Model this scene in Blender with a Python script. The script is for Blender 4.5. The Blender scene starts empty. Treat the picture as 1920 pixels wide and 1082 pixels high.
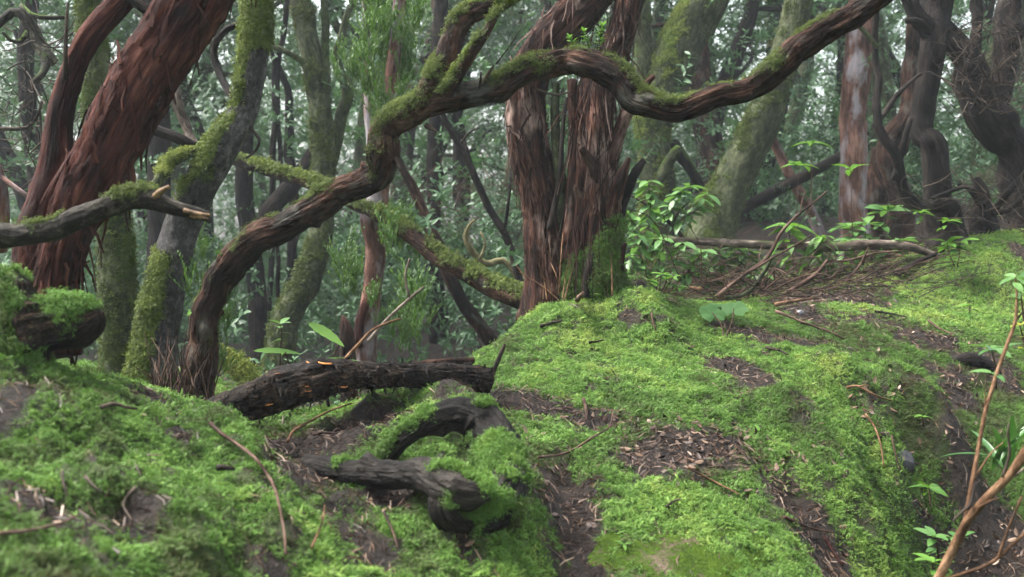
import bpy, math, random
import numpy as np
from mathutils import Vector, Matrix

R = math.radians
C = bpy.context.scene.collection
scene = bpy.context.scene
rng = np.random.default_rng(7)
random.seed(7)

# ------------------------------------------------------------------ camera, sky, sun, exposure
CAM_Z = 1.40
PITCH = R(5.0)
FPX = 960.0 / math.tan(R(25.0))          # focal length in pixels of the 1920 wide photograph
cam_d = bpy.data.cameras.new('camera')
cam_d.sensor_width = 36.0
cam_d.lens = 18.0 / math.tan(R(25.0))
cam_d.clip_start = 0.05
cam_d.clip_end = 400.0
cam_d.dof.use_dof = True
cam_d.dof.focus_distance = 4.0
cam_d.dof.aperture_fstop = 4.0
cam = bpy.data.objects.new('camera', cam_d)
C.objects.link(cam)
cam.location = (0, 0, CAM_Z)
cam.rotation_euler = (math.pi / 2 - PITCH, 0, 0)
scene.camera = cam

SUN_EL, SUN_AZ = R(58), R(-75)            # azimuth measured from +Y towards +X
world = bpy.data.worlds.new('World')
scene.world = world
world.use_nodes = True
wn = world.node_tree
wn.nodes.clear()
w_out = wn.nodes.new('ShaderNodeOutputWorld')
w_bg = wn.nodes.new('ShaderNodeBackground')
w_sky = wn.nodes.new('ShaderNodeTexSky')
w_sky.sky_type = 'NISHITA'
w_sky.sun_disc = False
w_sky.sun_elevation = SUN_EL
w_sky.sun_rotation = SUN_AZ
w_sky.air_density = 1.0
w_sky.dust_density = 4.0
w_sky.ozone_density = 1.0
w_hs = wn.nodes.new('ShaderNodeHueSaturation')   # overcast: the sky is nearly white
w_hs.inputs['Saturation'].default_value = 0.36
wn.links.new(w_sky.outputs[0], w_hs.inputs['Color'])
wn.links.new(w_hs.outputs[0], w_bg.inputs['Color'])
w_bg.inputs['Strength'].default_value = 0.075
wn.links.new(w_bg.outputs[0], w_out.inputs['Surface'])

sun_d = bpy.data.lights.new('sun', 'SUN')
sun_d.energy = 1.5
sun_d.angle = R(22)
sun_d.color = (1.0, 0.97, 0.91)
sun = bpy.data.objects.new('sun', sun_d)
C.objects.link(sun)
sdir = Vector((math.cos(SUN_EL) * math.sin(SUN_AZ), math.cos(SUN_EL) * math.cos(SUN_AZ), math.sin(SUN_EL)))
sun.rotation_euler = sdir.to_track_quat('Z', 'Y').to_euler()

scene.view_settings.view_transform = 'Standard'
scene.view_settings.look = 'None'
scene.view_settings.gamma = 1.0
scene.view_settings.use_curve_mapping = False
scene.view_settings.exposure = 3.2
cy = scene.cycles
cy.use_denoising = True
cy.use_adaptive_sampling = True
cy.adaptive_threshold = 0.016
cy.max_bounces = 4
cy.diffuse_bounces = 2
cy.glossy_bounces = 2
cy.transmission_bounces = 3
cy.volume_bounces = 0
cy.transparent_max_bounces = 4
cy.caustics_reflective = False
cy.caustics_refractive = False
cy.sample_clamp_indirect = 4.0

# ------------------------------------------------------------------ helpers: space and noise
cp, sp = math.cos(PITCH), math.sin(PITCH)
def at(px, py, d):
    """point seen at a pixel of the photograph, d metres into the scene"""
    u = (px - 960.0) / FPX * d
    v = (541.0 - py) / FPX * d
    return np.array((u, d * cp + v * sp, CAM_Z - d * sp + v * cp))

def hash3(ix, iy, iz, seed):
    h = (ix.astype(np.uint32) * np.uint32(374761393) + iy.astype(np.uint32) * np.uint32(668265263)
         + iz.astype(np.uint32) * np.uint32(2147483647) + np.uint32((seed * 144269 + 12345) & 0xffffffff))
    h = (h ^ (h >> np.uint32(13))) * np.uint32(1274126177)
    h = (h ^ (h >> np.uint32(16))) * np.uint32(2246822519)
    h = h ^ (h >> np.uint32(15))
    return h.astype(np.float64) / 4294967295.0

def vnoise(p, seed=0):
    p = np.asarray(p, dtype=np.float64)
    i = np.floor(p).astype(np.int64)
    f = p - i
    f = f * f * f * (f * (f * 6 - 15) + 10)
    r = np.zeros(len(p))
    for dx in (0, 1):
        wx = f[:, 0] if dx else 1 - f[:, 0]
        for dy in (0, 1):
            wy = f[:, 1] if dy else 1 - f[:, 1]
            for dz in (0, 1):
                wz = f[:, 2] if dz else 1 - f[:, 2]
                r += wx * wy * wz * hash3(i[:, 0] + dx, i[:, 1] + dy, i[:, 2] + dz, seed)
    return r * 2 - 1

def fbm(p, octv=3, seed=0, gain=0.5):
    p = np.asarray(p, dtype=np.float64)
    a, s, r, t = 1.0, 1.0, 0.0, 0.0
    for k in range(octv):
        r = r + a * vnoise(p * s + 17.3 * k, seed + k)
        t += a
        a *= gain
        s *= 2.07
    return r / t

def fbm2(x, y, sc, octv=3, seed=0):
    return fbm(np.stack([x / sc, y / sc, np.full_like(x, 3.7)], 1), octv, seed)

def sstep(a, b, x):
    t = np.clip((x - a) / (b - a), 0, 1)
    return t * t * (3 - 2 * t)

# ------------------------------------------------------------------ helpers: objects
def put(o, parent=None, label=None, cat=None, group=None, kind=None):
    if o.name not in C.objects:
        C.objects.link(o)
    if parent is not None:
        o.parent = parent
    if label: o['label'] = label
    if cat: o['category'] = cat
    if group: o['group'] = group
    if kind: o['kind'] = kind
    return o

def thing(name, label, cat, loc, group=None):
    o = bpy.data.objects.new(name, None)
    o.empty_display_size = 0.1
    o.location = Vector(loc)
    return put(o, None, label, cat, group)

def mesh(name, verts, faces, mat=None, smooth=True, attrs=None):
    me = bpy.data.meshes.new(name)
    verts = np.asarray(verts, dtype=np.float32)
    me.from_pydata(verts.tolist(), [], faces if isinstance(faces, list) else faces.tolist())
    if smooth:
        me.polygons.foreach_set('use_smooth', np.ones(len(me.polygons), dtype=bool))
    if attrs:
        for k, v in attrs.items():
            v = np.asarray(v, dtype=np.float32)
            if v.ndim == 2:
                a = me.attributes.new(k, 'FLOAT_VECTOR', 'POINT')
                a.data.foreach_set('vector', v.ravel())
            else:
                a = me.attributes.new(k, 'FLOAT', 'POINT')
                a.data.foreach_set('value', v)
    if mat: me.materials.append(mat)
    me.update()
    return me

def obj(name, me, parent=None, loc=None, **kw):
    """loc: where a world-space mesh's parent stands (children keep world coordinates through it)"""
    o = bpy.data.objects.new(name, me)
    put(o, parent, **kw)
    if parent is not None:
        o.matrix_parent_inverse = Matrix.Translation(parent.location).inverted()
    return o

# ------------------------------------------------------------------ materials
def new_mat(name):
    m = bpy.data.materials.new(name)
    m.use_nodes = True
    nt = m.node_tree
    nt.nodes.clear()
    out = nt.nodes.new('ShaderNodeOutputMaterial')
    return m, nt, out

class NT:
    def __init__(s, nt): s.nt = nt
    def n(s, t, **kw):
        nd = s.nt.nodes.new(t)
        for k, v in kw.items(): setattr(nd, k, v)
        return nd
    def l(s, a, b): s.nt.links.new(a, b)
    def noise(s, co, scale, detail=4, rough=0.6, out='Fac'):
        nd = s.n('ShaderNodeTexNoise')
        nd.inputs['Scale'].default_value = scale
        nd.inputs['Detail'].default_value = detail
        nd.inputs['Roughness'].default_value = rough
        if co is not None: s.l(co, nd.inputs['Vector'])
        return nd.outputs[out]
    def attr(s, name, out='Fac', kind='GEOMETRY'):
        nd = s.n('ShaderNodeAttribute', attribute_name=name, attribute_type=kind)
        return nd.outputs[out]
    def ramp(s, fac, stops, interp='LINEAR'):
        nd = s.n('ShaderNodeValToRGB')
        cr = nd.color_ramp
        cr.interpolation = interp
        while len(cr.elements) < len(stops): cr.elements.new(0.5)
        for e, (p, c) in zip(cr.elements, stops):
            e.position = p
            e.color = (c[0], c[1], c[2], 1)
        s.l(fac, nd.inputs['Fac'])
        return nd.outputs['Color']
    def math(s, op, a, b=None, clamp=False):
        nd = s.n('ShaderNodeMath', operation=op, use_clamp=clamp)
        for i, v in enumerate((a, b)):
            if v is None: continue
            if isinstance(v, (int, float)): nd.inputs[i].default_value = v
            else: s.l(v, nd.inputs[i])
        return nd.outputs[0]
    def mix(s, fac, a, b):
        nd = s.n('ShaderNodeMix', data_type='RGBA')
        for i, v in ((0, fac), (6, a), (7, b)):
            if isinstance(v, (int, float)): nd.inputs[i].default_value = v
            elif isinstance(v, tuple): nd.inputs[i].default_value = (v[0], v[1], v[2], 1)
            else: s.l(v, nd.inputs[i])
        return nd.outputs[2]
    def scale(s, co, v):
        nd = s.n('ShaderNodeMapping')
        nd.inputs['Scale'].default_value = v
        s.l(co, nd.inputs['Vector'])
        return nd.outputs[0]
    def bump(s, h, dist, strength=1.0, normal=None):
        nd = s.n('ShaderNodeBump')
        nd.inputs['Distance'].default_value = dist
        nd.inputs['Strength'].default_value = strength
        s.l(h, nd.inputs['Height'])
        if normal is not None: s.l(normal, nd.inputs['Normal'])
        return nd.outputs[0]
    def principled(s, col, rough=0.7, normal=None, spec=0.4, trans=None, tfac=0.0):
        p = s.n('ShaderNodeBsdfPrincipled')
        if isinstance(col, tuple): p.inputs['Base Color'].default_value = (*col, 1)
        else: s.l(col, p.inputs['Base Color'])
        if isinstance(rough, (int, float)): p.inputs['Roughness'].default_value = rough
        else: s.l(rough, p.inputs['Roughness'])
        p.inputs['Specular IOR Level'].default_value = spec
        if normal is not None: s.l(normal, p.inputs['Normal'])
        if trans is None: return p.outputs[0]
        t = s.n('ShaderNodeBsdfTranslucent')
        if isinstance(trans, tuple): t.inputs['Color'].default_value = (*trans, 1)
        else: s.l(trans, t.inputs['Color'])
        m = s.n('ShaderNodeMixShader')
        m.inputs[0].default_value = tfac
        s.l(p.outputs[0], m.inputs[1]); s.l(t.outputs[0], m.inputs[2])
        return m.outputs[0]

def bark(name, stops, fib=(60, 60, 5), fine=220, rough=(0.55, 0.95), bumpd=0.006, patch=None, moss_cols=((0.035, 0.060, 0.012), (0.10, 0.16, 0.03)), patch_scale=6.0, patch_range=(0.55, 0.62), spec=0.10):
    """bark with fibres running along the limb, and moss where the limb's moss attribute says"""
    m, nt, out = new_mat(name)
    k = NT(nt)
    bk = k.attr('bk', 'Vector')
    nf = k.noise(k.scale(bk, fib), 1.0, 6, 0.65)
    nl = k.noise(k.scale(bk, (9, 9, 5)), 1.0, 3, 0.6)
    v = k.math('ADD', k.math('MULTIPLY', nf, 0.62), k.math('MULTIPLY', nl, 0.55))
    v = k.math('SUBTRACT', v, 0.08)
    v = k.math('ADD', k.math('MULTIPLY', k.math('SUBTRACT', v, 0.5), 2.0), 0.47)
    nv = k.noise(k.scale(bk, (fib[0] * 3, fib[1] * 3, fib[2] * 3)), 1.0, 4, 0.7)
    v = k.math('ADD', v, k.math('MULTIPLY', k.math('SUBTRACT', nv, 0.5), 0.5))
    col = k.ramp(v, stops)
    if patch is not None:
        npz = k.noise(k.scale(bk, (patch_scale, patch_scale, patch_scale * 0.45)), 1.0, 4, 0.6)
        pf = k.ramp(npz, [(patch_range[0], (0, 0, 0)), (patch_range[1], (1, 1, 1))])
        pc = k.mix(nf, tuple(c * 0.55 for c in patch), tuple(min(1, c * 1.3) for c in patch))
        col = k.mix(k.math('MULTIPLY', pf, 0.85), col, pc)
    fn = k.noise(k.scale(bk, (fine, fine, fine)), 1.0, 3, 0.7)
    mo = k.attr('moss')
    mf = k.math('ADD', mo, k.math('MULTIPLY', k.math('SUBTRACT', fn, 0.5), 0.9))
    mf = k.ramp(mf, [(0.42, (0, 0, 0)), (0.62, (1, 1, 1))])
    mcol = k.mix(k.noise(k.scale(bk, (24, 24, 24)), 1.0, 4, 0.7), moss_cols[0], moss_cols[1])
    col = k.mix(mf, col, mcol)
    h = k.math('ADD', k.math('MULTIPLY', nf, 1.0), k.math('ADD', k.math('MULTIPLY', nv, 0.6), k.math('MULTIPLY', fn, 0.25)))
    h = k.math('ADD', h, k.math('MULTIPLY', k.math('MULTIPLY', fn, mf), 0.8))
    nrm = k.bump(h, bumpd, 1.0)
    rg = k.math('ADD', rough[0], k.math('MULTIPLY', nl, rough[1] - rough[0]))
    rg = k.math('MAXIMUM', rg, k.math('MULTIPLY', mf, 0.85))
    k.l(k.principled(col, rg, nrm, spec), out.inputs['Surface'])
    return m

M = {}
M['red_bark'] = bark('red_bark', [(0.15, (0.008, 0.004, 0.003)), (0.40, (0.030, 0.010, 0.008)), (0.60, (0.075, 0.024, 0.017)), (0.85, (0.19, 0.080, 0.055))], fib=(42, 42, 4.0), bumpd=0.016)
M['grey_bark'] = bark('grey_bark', [(0.2, (0.014, 0.013, 0.012)), (0.5, (0.050, 0.047, 0.046)), (0.8, (0.15, 0.14, 0.138))], fib=(60, 60, 40), bumpd=0.008)
M['brown_bark'] = bark('brown_bark', [(0.2, (0.006, 0.004, 0.003)), (0.42, (0.020, 0.011, 0.008)), (0.6, (0.056, 0.027, 0.018)), (0.85, (0.15, 0.085, 0.060))], fib=(55, 55, 12), bumpd=0.018, patch=(0.11, 0.105, 0.09), patch_scale=14, patch_range=(0.56, 0.70))
M['shaggy_bark'] = bark('shaggy_bark', [(0.18, (0.005, 0.004, 0.003)), (0.42, (0.026, 0.012, 0.009)), (0.60, (0.070, 0.030, 0.021)), (0.85, (0.20, 0.11, 0.082))], fib=(70, 70, 6), bumpd=0.018, patch=(0.36, 0.25, 0.21), patch_scale=8, patch_range=(0.55, 0.68))
M['dark_bark'] = bark('dark_bark', [(0.2, (0.004, 0.003, 0.003)), (0.5, (0.013, 0.010, 0.009)), (0.8, (0.042, 0.033, 0.028))], fib=(35, 35, 9), bumpd=0.014)
M['green_bark'] = bark('green_bark', [(0.2, (0.014, 0.018, 0.009)), (0.5, (0.046, 0.054, 0.026)), (0.8, (0.12, 0.13, 0.075))], fib=(45, 45, 26), bumpd=0.007)
M['peeling_bark'] = bark('peeling_bark', [(0.2, (0.03, 0.015, 0.012)), (0.5, (0.11, 0.055, 0.042)), (0.8, (0.27, 0.15, 0.115))], fib=(30, 30, 6), bumpd=0.012, patch=(0.30, 0.27, 0.29), patch_scale=7, patch_range=(0.50, 0.62))
M['rotten_bark'] = bark('rotten_bark', [(0.30, (0.004, 0.003, 0.0025)), (0.5, (0.016, 0.011, 0.008)), (0.66, (0.045, 0.028, 0.019)), (0.88, (0.24, 0.155, 0.10))], fib=(90, 90, 40), bumpd=0.016, rough=(0.4, 0.8), spec=.13)
M['smooth_root'] = bark('smooth_root', [(0.2, (0.003, 0.0026, 0.0022)), (0.5, (0.011, 0.009, 0.0075)), (0.8, (0.040, 0.033, 0.028))], fib=(70, 70, 22), bumpd=0.012, rough=(0.35, 0.7), spec=.13)
M['pale_bark'] = bark('pale_bark', [(0.25, (0.03, 0.022, 0.018)), (0.5, (0.11, 0.085, 0.068)), (0.8, (0.28, 0.23, 0.19))], fib=(60, 60, 14), bumpd=0.006)
M['tan_twig'] = bark('tan_twig', [(0.2, (0.025, 0.014, 0.008)), (0.5, (0.11, 0.058, 0.031)), (0.8, (0.28, 0.17, 0.10))], fib=(80, 80, 30), bumpd=0.003)
M['twig'] = bark('twig', [(0.25, (0.016, 0.010, 0.008)), (0.5, (0.058, 0.034, 0.025)), (0.8, (0.17, 0.11, 0.085))], fib=(90, 90, 8), bumpd=0.002)
M['dark_twig'] = bark('dark_twig', [(0.25, (0.010, 0.008, 0.007)), (0.5, (0.035, 0.026, 0.020)), (0.75, (0.09, 0.066, 0.05))], fib=(90, 90, 8), bumpd=0.002)
M['lichen_bark'] = bark('lichen_bark', [(0.25, (0.008, 0.007, 0.006)), (0.5, (0.028, 0.024, 0.019)), (0.68, (0.085, 0.075, 0.060)), (0.9, (0.28, 0.25, 0.20))], fib=(60, 60, 30), bumpd=0.005)
M['yellow_bark'] = bark('yellow_bark', [(0.25, (0.05, 0.045, 0.022)), (0.5, (0.14, 0.125, 0.06)), (0.75, (0.30, 0.27, 0.16))], fib=(40, 40, 10), bumpd=0.003)

def broken_wood():
    m, nt, out = new_mat('broken_wood'); k = NT(nt)
    co = k.n('ShaderNodeTexCoord').outputs['Object']
    n = k.noise(k.scale(co, (60, 60, 60)), 1.0, 5, 0.7)
    col = k.ramp(n, [(0.35, (0.035, 0.020, 0.010)), (0.55, (0.17, 0.10, 0.05)), (0.8, (0.34, 0.24, 0.14))])
    k.l(k.principled(col, 0.7, k.bump(n, 0.004), 0.3), out.inputs['Surface'])
    return m
M['broken_wood'] = broken_wood()

def moss_mat(name, stops, tf=0.28):
    m, nt, out = new_mat(name); k = NT(nt)
    t = k.attr('tint', 'Fac', 'INSTANCER')
    tip = k.attr('tip')
    col = k.ramp(t, stops)
    hs = k.n('ShaderNodeHueSaturation')
    k.l(col, hs.inputs['Color'])
    # old brownish stems below, fresh tips: the plant's own colour
    c2 = k.mix(tip, k.mix(0.6, col, (0.055, 0.050, 0.016)), col)
    k.l(k.principled(c2, 0.6, None, 0.25, c2, tf), out.inputs['Surface'])
    return m
M['moss'] = moss_mat('moss', [(0.0, (0.085, 0.060, 0.030)), (0.15, (0.085, 0.120, 0.036)), (0.45, (0.118, 0.265, 0.044)), (0.7, (0.208, 0.390, 0.072)), (1.0, (0.345, 0.470, 0.100))])
M['tree_moss'] = moss_mat('tree_moss', [(0.0, (0.035, 0.045, 0.012)), (0.4, (0.075, 0.115, 0.022)), (0.75, (0.17, 0.24, 0.04)), (1.0, (0.32, 0.38, 0.07))])

def leaf_mat(name, c1, c2, rough=0.35, tf=0.25, per='RANDOM', spec=0.5):
    m, nt, out = new_mat(name); k = NT(nt)
    f = k.attr('lv') if per == 'ATTR' else k.n('ShaderNodeObjectInfo').outputs['Random']
    co = k.n('ShaderNodeTexCoord').outputs['Object']
    n = k.noise(co, 30, 2)
    f2 = k.math('ADD', k.math('MULTIPLY', f, 0.8), k.math('MULTIPLY', n, 0.3), True)
    col = k.mix(f2, c1, c2)
    tc = k.mix(0.5, col, (c2[0] * 1.3, c2[1] * 1.4, c2[2] * 0.6))
    k.l(k.principled(col, rough, None, spec, tc, tf), out.inputs['Surface'])
    return m
M['laurel'] = leaf_mat('laurel', (0.030, 0.072, 0.036), (0.085, 0.165, 0.072), 0.42, 0.22, 'ATTR', .3)
M['laurel_dark'] = leaf_mat('laurel_dark', (0.016, 0.040, 0.020), (0.050, 0.105, 0.040), 0.35, 0.22, 'ATTR')
M['heather'] = leaf_mat('heather', (0.030, 0.075, 0.018), (0.095, 0.175, 0.040), 0.55, 0.3, 'ATTR', 0.3)
M['fresh'] = leaf_mat('fresh', (0.050, 0.130, 0.022), (0.115, 0.235, 0.035), 0.5, 0.35, 'RANDOM', .25)
M['bushleaf'] = leaf_mat('bushleaf', (0.045, 0.125, 0.035), (0.120, 0.235, 0.060), 0.4, 0.32, 'RANDOM', .4)
M['geranium'] = leaf_mat('geranium', (0.045, 0.130, 0.035), (0.075, 0.175, 0.048), 0.55, 0.3, 'RANDOM', .25)
M['yellowleaf'] = leaf_mat('yellowleaf', (0.24, 0.27, 0.03), (0.36, 0.36, 0.05), 0.45, 0.4)
M['strap'] = leaf_mat('strap', (0.020, 0.075, 0.018), (0.055, 0.140, 0.030), 0.35, 0.25)

def litter_mat():
    m, nt, out = new_mat('dead_leaf'); k = NT(nt)
    t = k.attr('tint', 'Fac', 'INSTANCER')
    co = k.n('ShaderNodeTexCoord').outputs['Object']
    n = k.noise(co, 60, 3)
    f = k.math('ADD', k.math('MULTIPLY', t, 0.85), k.math('MULTIPLY', n, 0.25), True)
    col = k.ramp(f, [(0.1, (0.022, 0.012, 0.008)), (0.4, (0.080, 0.044, 0.027)), (0.7, (0.18, 0.115, 0.075)), (0.98, (0.38, 0.29, 0.22))])
    k.l(k.principled(col, 0.55, None, 0.35), out.inputs['Surface'])
    return m
M['dead_leaf'] = litter_mat()

def ground_mat():
    m, nt, out = new_mat('forest_soil'); k = NT(nt)
    co = k.n('ShaderNodeTexCoord').outputs['Object']
    n1 = k.noise(co, 9, 5, 0.65)
    n2 = k.noise(co, 70, 5, 0.7)
    n3 = k.noise(co, 260, 3, 0.7)
    v = k.math('ADD', k.math('MULTIPLY', n1, 0.45), k.math('ADD', k.math('MULTIPLY', n2, 0.4), k.math('MULTIPLY', n3, 0.3)))
    soil = k.ramp(v, [(0.42, (0.006, 0.004, 0.003)), (0.55, (0.022, 0.015, 0.012)), (0.66, (0.050, 0.034, 0.026)), (0.80, (0.13, 0.090, 0.072))])
    under = k.ramp(v, [(0.4, (0.020, 0.030, 0.008)), (0.6, (0.055, 0.085, 0.018)), (0.8, (0.10, 0.14, 0.03))])
    mm = k.attr('mossy')
    col = k.mix(mm, soil, under)
    h = k.math('ADD', k.math('MULTIPLY', n2, 1.0), k.math('MULTIPLY', n3, 0.6))
    k.l(k.principled(col, k.math('ADD', 0.45, k.math('MULTIPLY', n2, 0.4)), k.bump(h, 0.03), 0.25), out.inputs['Surface'])
    return m
M['ground'] = ground_mat()

# ------------------------------------------------------------------ the terrain
CTRL = [  # (pixel x, pixel y, depth) on the visible ground
 (1060,570,4.62),(990,582,4.55),(1150,548,4.62),(1210,560,4.72),(1300,575,4.70),(1400,600,4.62),(1480,590,5.0),(1560,560,5.4),(1650,535,5.7),
 (1750,500,5.9),(1830,474,5.9),(1880,455,6.0),(1920,458,6.0),(1990,440,6.2),(940,640,4.15),(890,695,3.85),(920,735,3.60),(1000,690,3.90),(1100,640,4.15),(1250,640,4.25),
 (1000,760,3.48),(1200,720,3.72),(1100,850,3.05),(1250,850,3.12),(1200,1000,2.66),(1200,1082,2.46),(1000,930,2.72),(1000,1000,2.55),(1000,1082,2.38),
 (1400,700,3.95),(1400,800,3.40),(1400,900,3.00),(1400,1000,2.70),(1400,1082,2.50),(1550,640,4.45),(1550,720,3.98),(1500,820,3.45),
 (1650,620,4.80),(1700,580,5.3),(1850,560,5.6),(1920,610,5.1),(1800,640,4.75),(1660,700,4.20),(1720,730,4.10),(1800,760,4.05),
 (1600,800,3.60),(1560,900,3.16),(1500,980,2.86),(1500,1080,2.62),(1620,900,3.46),(1640,1000,3.34),(1600,1080,2.98),(1700,780,4.00),(1710,880,3.86),(1700,1000,3.68),(1690,1080,3.50),
 (1790,800,4.10),(1800,880,4.14),(1850,940,4.06),(1840,1060,3.74),(1930,1060,3.70),(1900,830,4.25),(1930,720,4.6),(2050,800,4.3),(2100,1000,3.9),(2100,620,5.2),
 (700,765,3.45),(800,755,3.50),(600,790,3.25),(540,815,3.08),(620,850,2.92),(740,850,2.88),(850,850,2.86),(920,850,2.95),(820,940,2.58),(700,950,2.48),(920,960,2.58),
 (900,1040,2.40),(700,1082,2.18),(560,1000,2.28),(560,1082,2.08),(800,1082,2.28),
 (0,650,2.36),(100,685,2.48),(200,728,2.66),(330,772,2.92),(420,800,2.92),(500,845,2.78),(570,890,2.64),(100,790,2.16),(250,830,2.30),(350,900,2.28),(100,930,1.88),
 (250,1000,1.86),(0,1082,1.62),(200,1082,1.70),(400,1082,1.88),(450,960,2.15),(0,900,1.88),(0,780,2.12),(-150,640,2.3),(-150,800,2.0),(-200,1000,1.7),
 (450,790,3.20),
]
WORLD_CTRL = [  # (x, y, z) where the photograph cannot show the ground
 (-1.25,3.75,0.70),(-1.05,3.65,0.68),(-1.45,4.2,0.68),(-1.9,4.0,0.74),(-2.4,3.6,0.85),(-0.6,4.0,0.55),(-0.3,4.6,0.35),(-0.25,5.2,0.22),(-1.0,5.0,0.45),
 (0.3,5.2,0.62),(0.9,5.5,0.80),(0.0,5.6,0.25),(-1.6,6.0,0.30),(-3,6,0.45),(-4,4,0.9),(-2.2,8,0.10),(-0.8,8,0.08),(0.5,7.5,0.30),(1.6,6.3,0.84),(2.3,7.2,0.90),(1.2,8.2,0.75),
 (3.0,8.6,0.98),(2.6,7.6,0.93),(4.2,8.0,1.10),(4.5,10,1.2),(2.0,11,0.95),(0,12,0.05),(-4,12,-0.2),(-8,10,0.1),(6,6,1.1),(5,4,0.9),(6,14,1.3),(0,18,-0.3),(-8,20,-0.5),(9,20,1.4),
 (0,30,-0.2),(-15,30,-0.3),(16,30,1.8),(0,55,0.4),(-30,50,0.3),(30,50,2.2),(0,80,0.8),(-60,80,0.5),(60,80,2.5),(-60,20,0.6),(60,20,2.5),(-60,-15,1),(60,-15,1.5),(0,-15,0.6),
 (-20,5,0.8),(20,5,1.6),(0,0.5,0.15),(-2,0,0.6),(2.5,0.5,0.2),(0,-4,0.2),
]
_cp = np.array([at(*c) for c in CTRL] + [np.array(c, dtype=float) for c in WORLD_CTRL])
def _warp(x, y):
    return np.stack([x, y], -1)
def _tps(a, b):
    r2 = ((a[:, None, :] - b[None, :, :]) ** 2).sum(-1)
    return 0.5 * r2 * np.log(r2 + 1e-9)
_XY = _cp[:, :2]
_n = len(_XY)
_A = np.zeros((_n + 3, _n + 3))
_A[:_n, :_n] = _tps(_XY, _XY) + np.eye(_n) * 0.02
_A[:_n, _n:] = np.c_[np.ones(_n), _XY]
_A[_n:, :_n] = _A[:_n, _n:].T
_W = np.linalg.solve(_A, np.r_[_cp[:, 2], 0, 0, 0])
def base_z(x, y):
    x = np.atleast_1d(np.asarray(x, float)); y = np.atleast_1d(np.asarray(y, float))
    out = np.empty(len(x))
    for i in range(0, len(x), 40000):
        q = np.stack([x[i:i + 40000], y[i:i + 40000]], 1)
        out[i:i + 40000] = _tps(q, _XY) @ _W[:_n] + np.c_[np.ones(len(q)), q] @ _W[_n:]
    return out
def hit(px, py, fn=base_z, d0=1.3, d1=12.0):
    """where the line of sight through a pixel first meets the ground"""
    a, b = at(px, py, d0), at(px, py, d1)
    for n in (160, 24):
        d = np.linspace(d0, d1, n)
        p = a + (b - a) * ((d - d[0]) / (d[-1] - d[0]))[:, None]
        below = p[:, 2] < fn(p[:, 0], p[:, 1])
        i = int(np.argmax(below)) if below.any() else len(d) - 1
        if n == 160:
            d0, d1 = d[max(0, i - 1)], d[min(n - 1, i + 1)]
            a, b = p[max(0, i - 1)], p[min(n - 1, i + 1)]
    return p[i], d[i]

# ridges (roots under the moss) and furrows, drawn along the ground: (pixel points, half width m, height m)
STROKES = [
 ([(1140,520),(1150,545),(1200,590),(1230,640)],0.11,0.10),
 ([(1480,790),(1540,860),(1600,960),(1650,1060)],0.10,0.11),
 ([(1560,700),(1640,790),(1680,880),(1700,960)],0.085,0.10),
 ([(1680,740),(1760,790),(1790,860)],0.09,0.10),
 ([(1500,720),(1580,800),(1630,880),(1660,980)],0.05,-0.06),
 ([(1640,750),(1700,850),(1730,930)],0.045,-0.06),
 ([(1440,860),(1500,960),(1560,1060)],0.06,-0.04),
 ([(1060,860),(1075,930),(1050,1000),(1040,1082)],0.06,-0.05),
 ([(700,775),(760,760),(820,765),(870,785)],0.085,0.085),
 ([(650,830),(720,820),(800,800)],0.06,0.03),
 ([(815,845),(850,838),(885,850)],0.075,0.085),
 ([(800,950),(860,1000),(930,1000)],0.07,0.05),
 ([(560,840),(620,900),(700,930),(760,935)],0.05,-0.03),
 ([(1300,900),(1400,930),(1440,960)],0.05,-0.03),
 ([(900,1020),(1000,1000),(1040,1040)],0.07,0.04),
 ([(470,800),(560,778),(650,765),(760,755),(880,748)],0.09,-0.05),
 ([(1000,610),(1080,600),(1180,600)],0.06,0.02),
 ([(380,800),(450,850),(500,930),(530,1040)],0.07,0.05),
 ([(130,930),(220,950),(260,980)],0.06,-0.05),
]
_str = []
for pts, w, h in STROKES:
    q = [hit(*p)[0][:2] for p in pts]
    s = []
    for a, b in zip(q[:-1], q[1:]):
        for t in np.linspace(0, 1, 12, endpoint=False): s.append(a + (b - a) * t)
    s.append(q[-1])
    _str.append((np.array(s), w, h))
def ground_z(x, y):
    x = np.atleast_1d(np.asarray(x, float)); y = np.atleast_1d(np.asarray(y, float))
    z = base_z(x, y)
    near = sstep(14, 7, np.hypot(x, y))
    wob = fbm2(x, y, 0.12, 2, 5) * 0.02
    for s, w, h in _str:
        lo, hi = s.min(0) - 0.5, s.max(0) + 0.5
        k = np.where((x > lo[0]) & (x < hi[0]) & (y > lo[1]) & (y < hi[1]))[0]
        if not len(k): continue
        q = np.stack([x[k] + wob[k], y[k] + wob[k]], 1)
        d = np.full(len(k), 9.0)
        for i in range(0, len(k), 20000):
            d[i:i + 20000] = np.sqrt(((q[i:i + 20000, None, :] - s[None]) ** 2).sum(-1)).min(1)
        z[k] += h * np.exp(-(d / w) ** 2)
    left = sstep(0.15, -0.55, x / np.maximum(y, 0.5) * 2.2)     # the left bank is lumpier
    a1 = (0.022 + 0.022 * left)
    b1 = fbm2(x, y, 0.22, 3, 11)
    b2 = 0.5 - np.abs(fbm2(x, y, 0.085, 2, 21)) * 2.4
    b3 = fbm2(x, y, 0.028, 2, 31)
    z += near * (a1 * b1 + (0.012 + 0.016 * left) * b2 + 0.006 * b3)
    z += (1 - near) * 0.25 * fbm2(x, y, 4.0, 3, 41)
    return z
_cache = {}
def G(px, py):
    """ground point under a pixel, with the small relief"""
    if (px, py) not in _cache:
        _cache[(px, py)] = hit(px, py, lambda x, y: ground_z(x, y))[0]
    return _cache[(px, py)]

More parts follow.
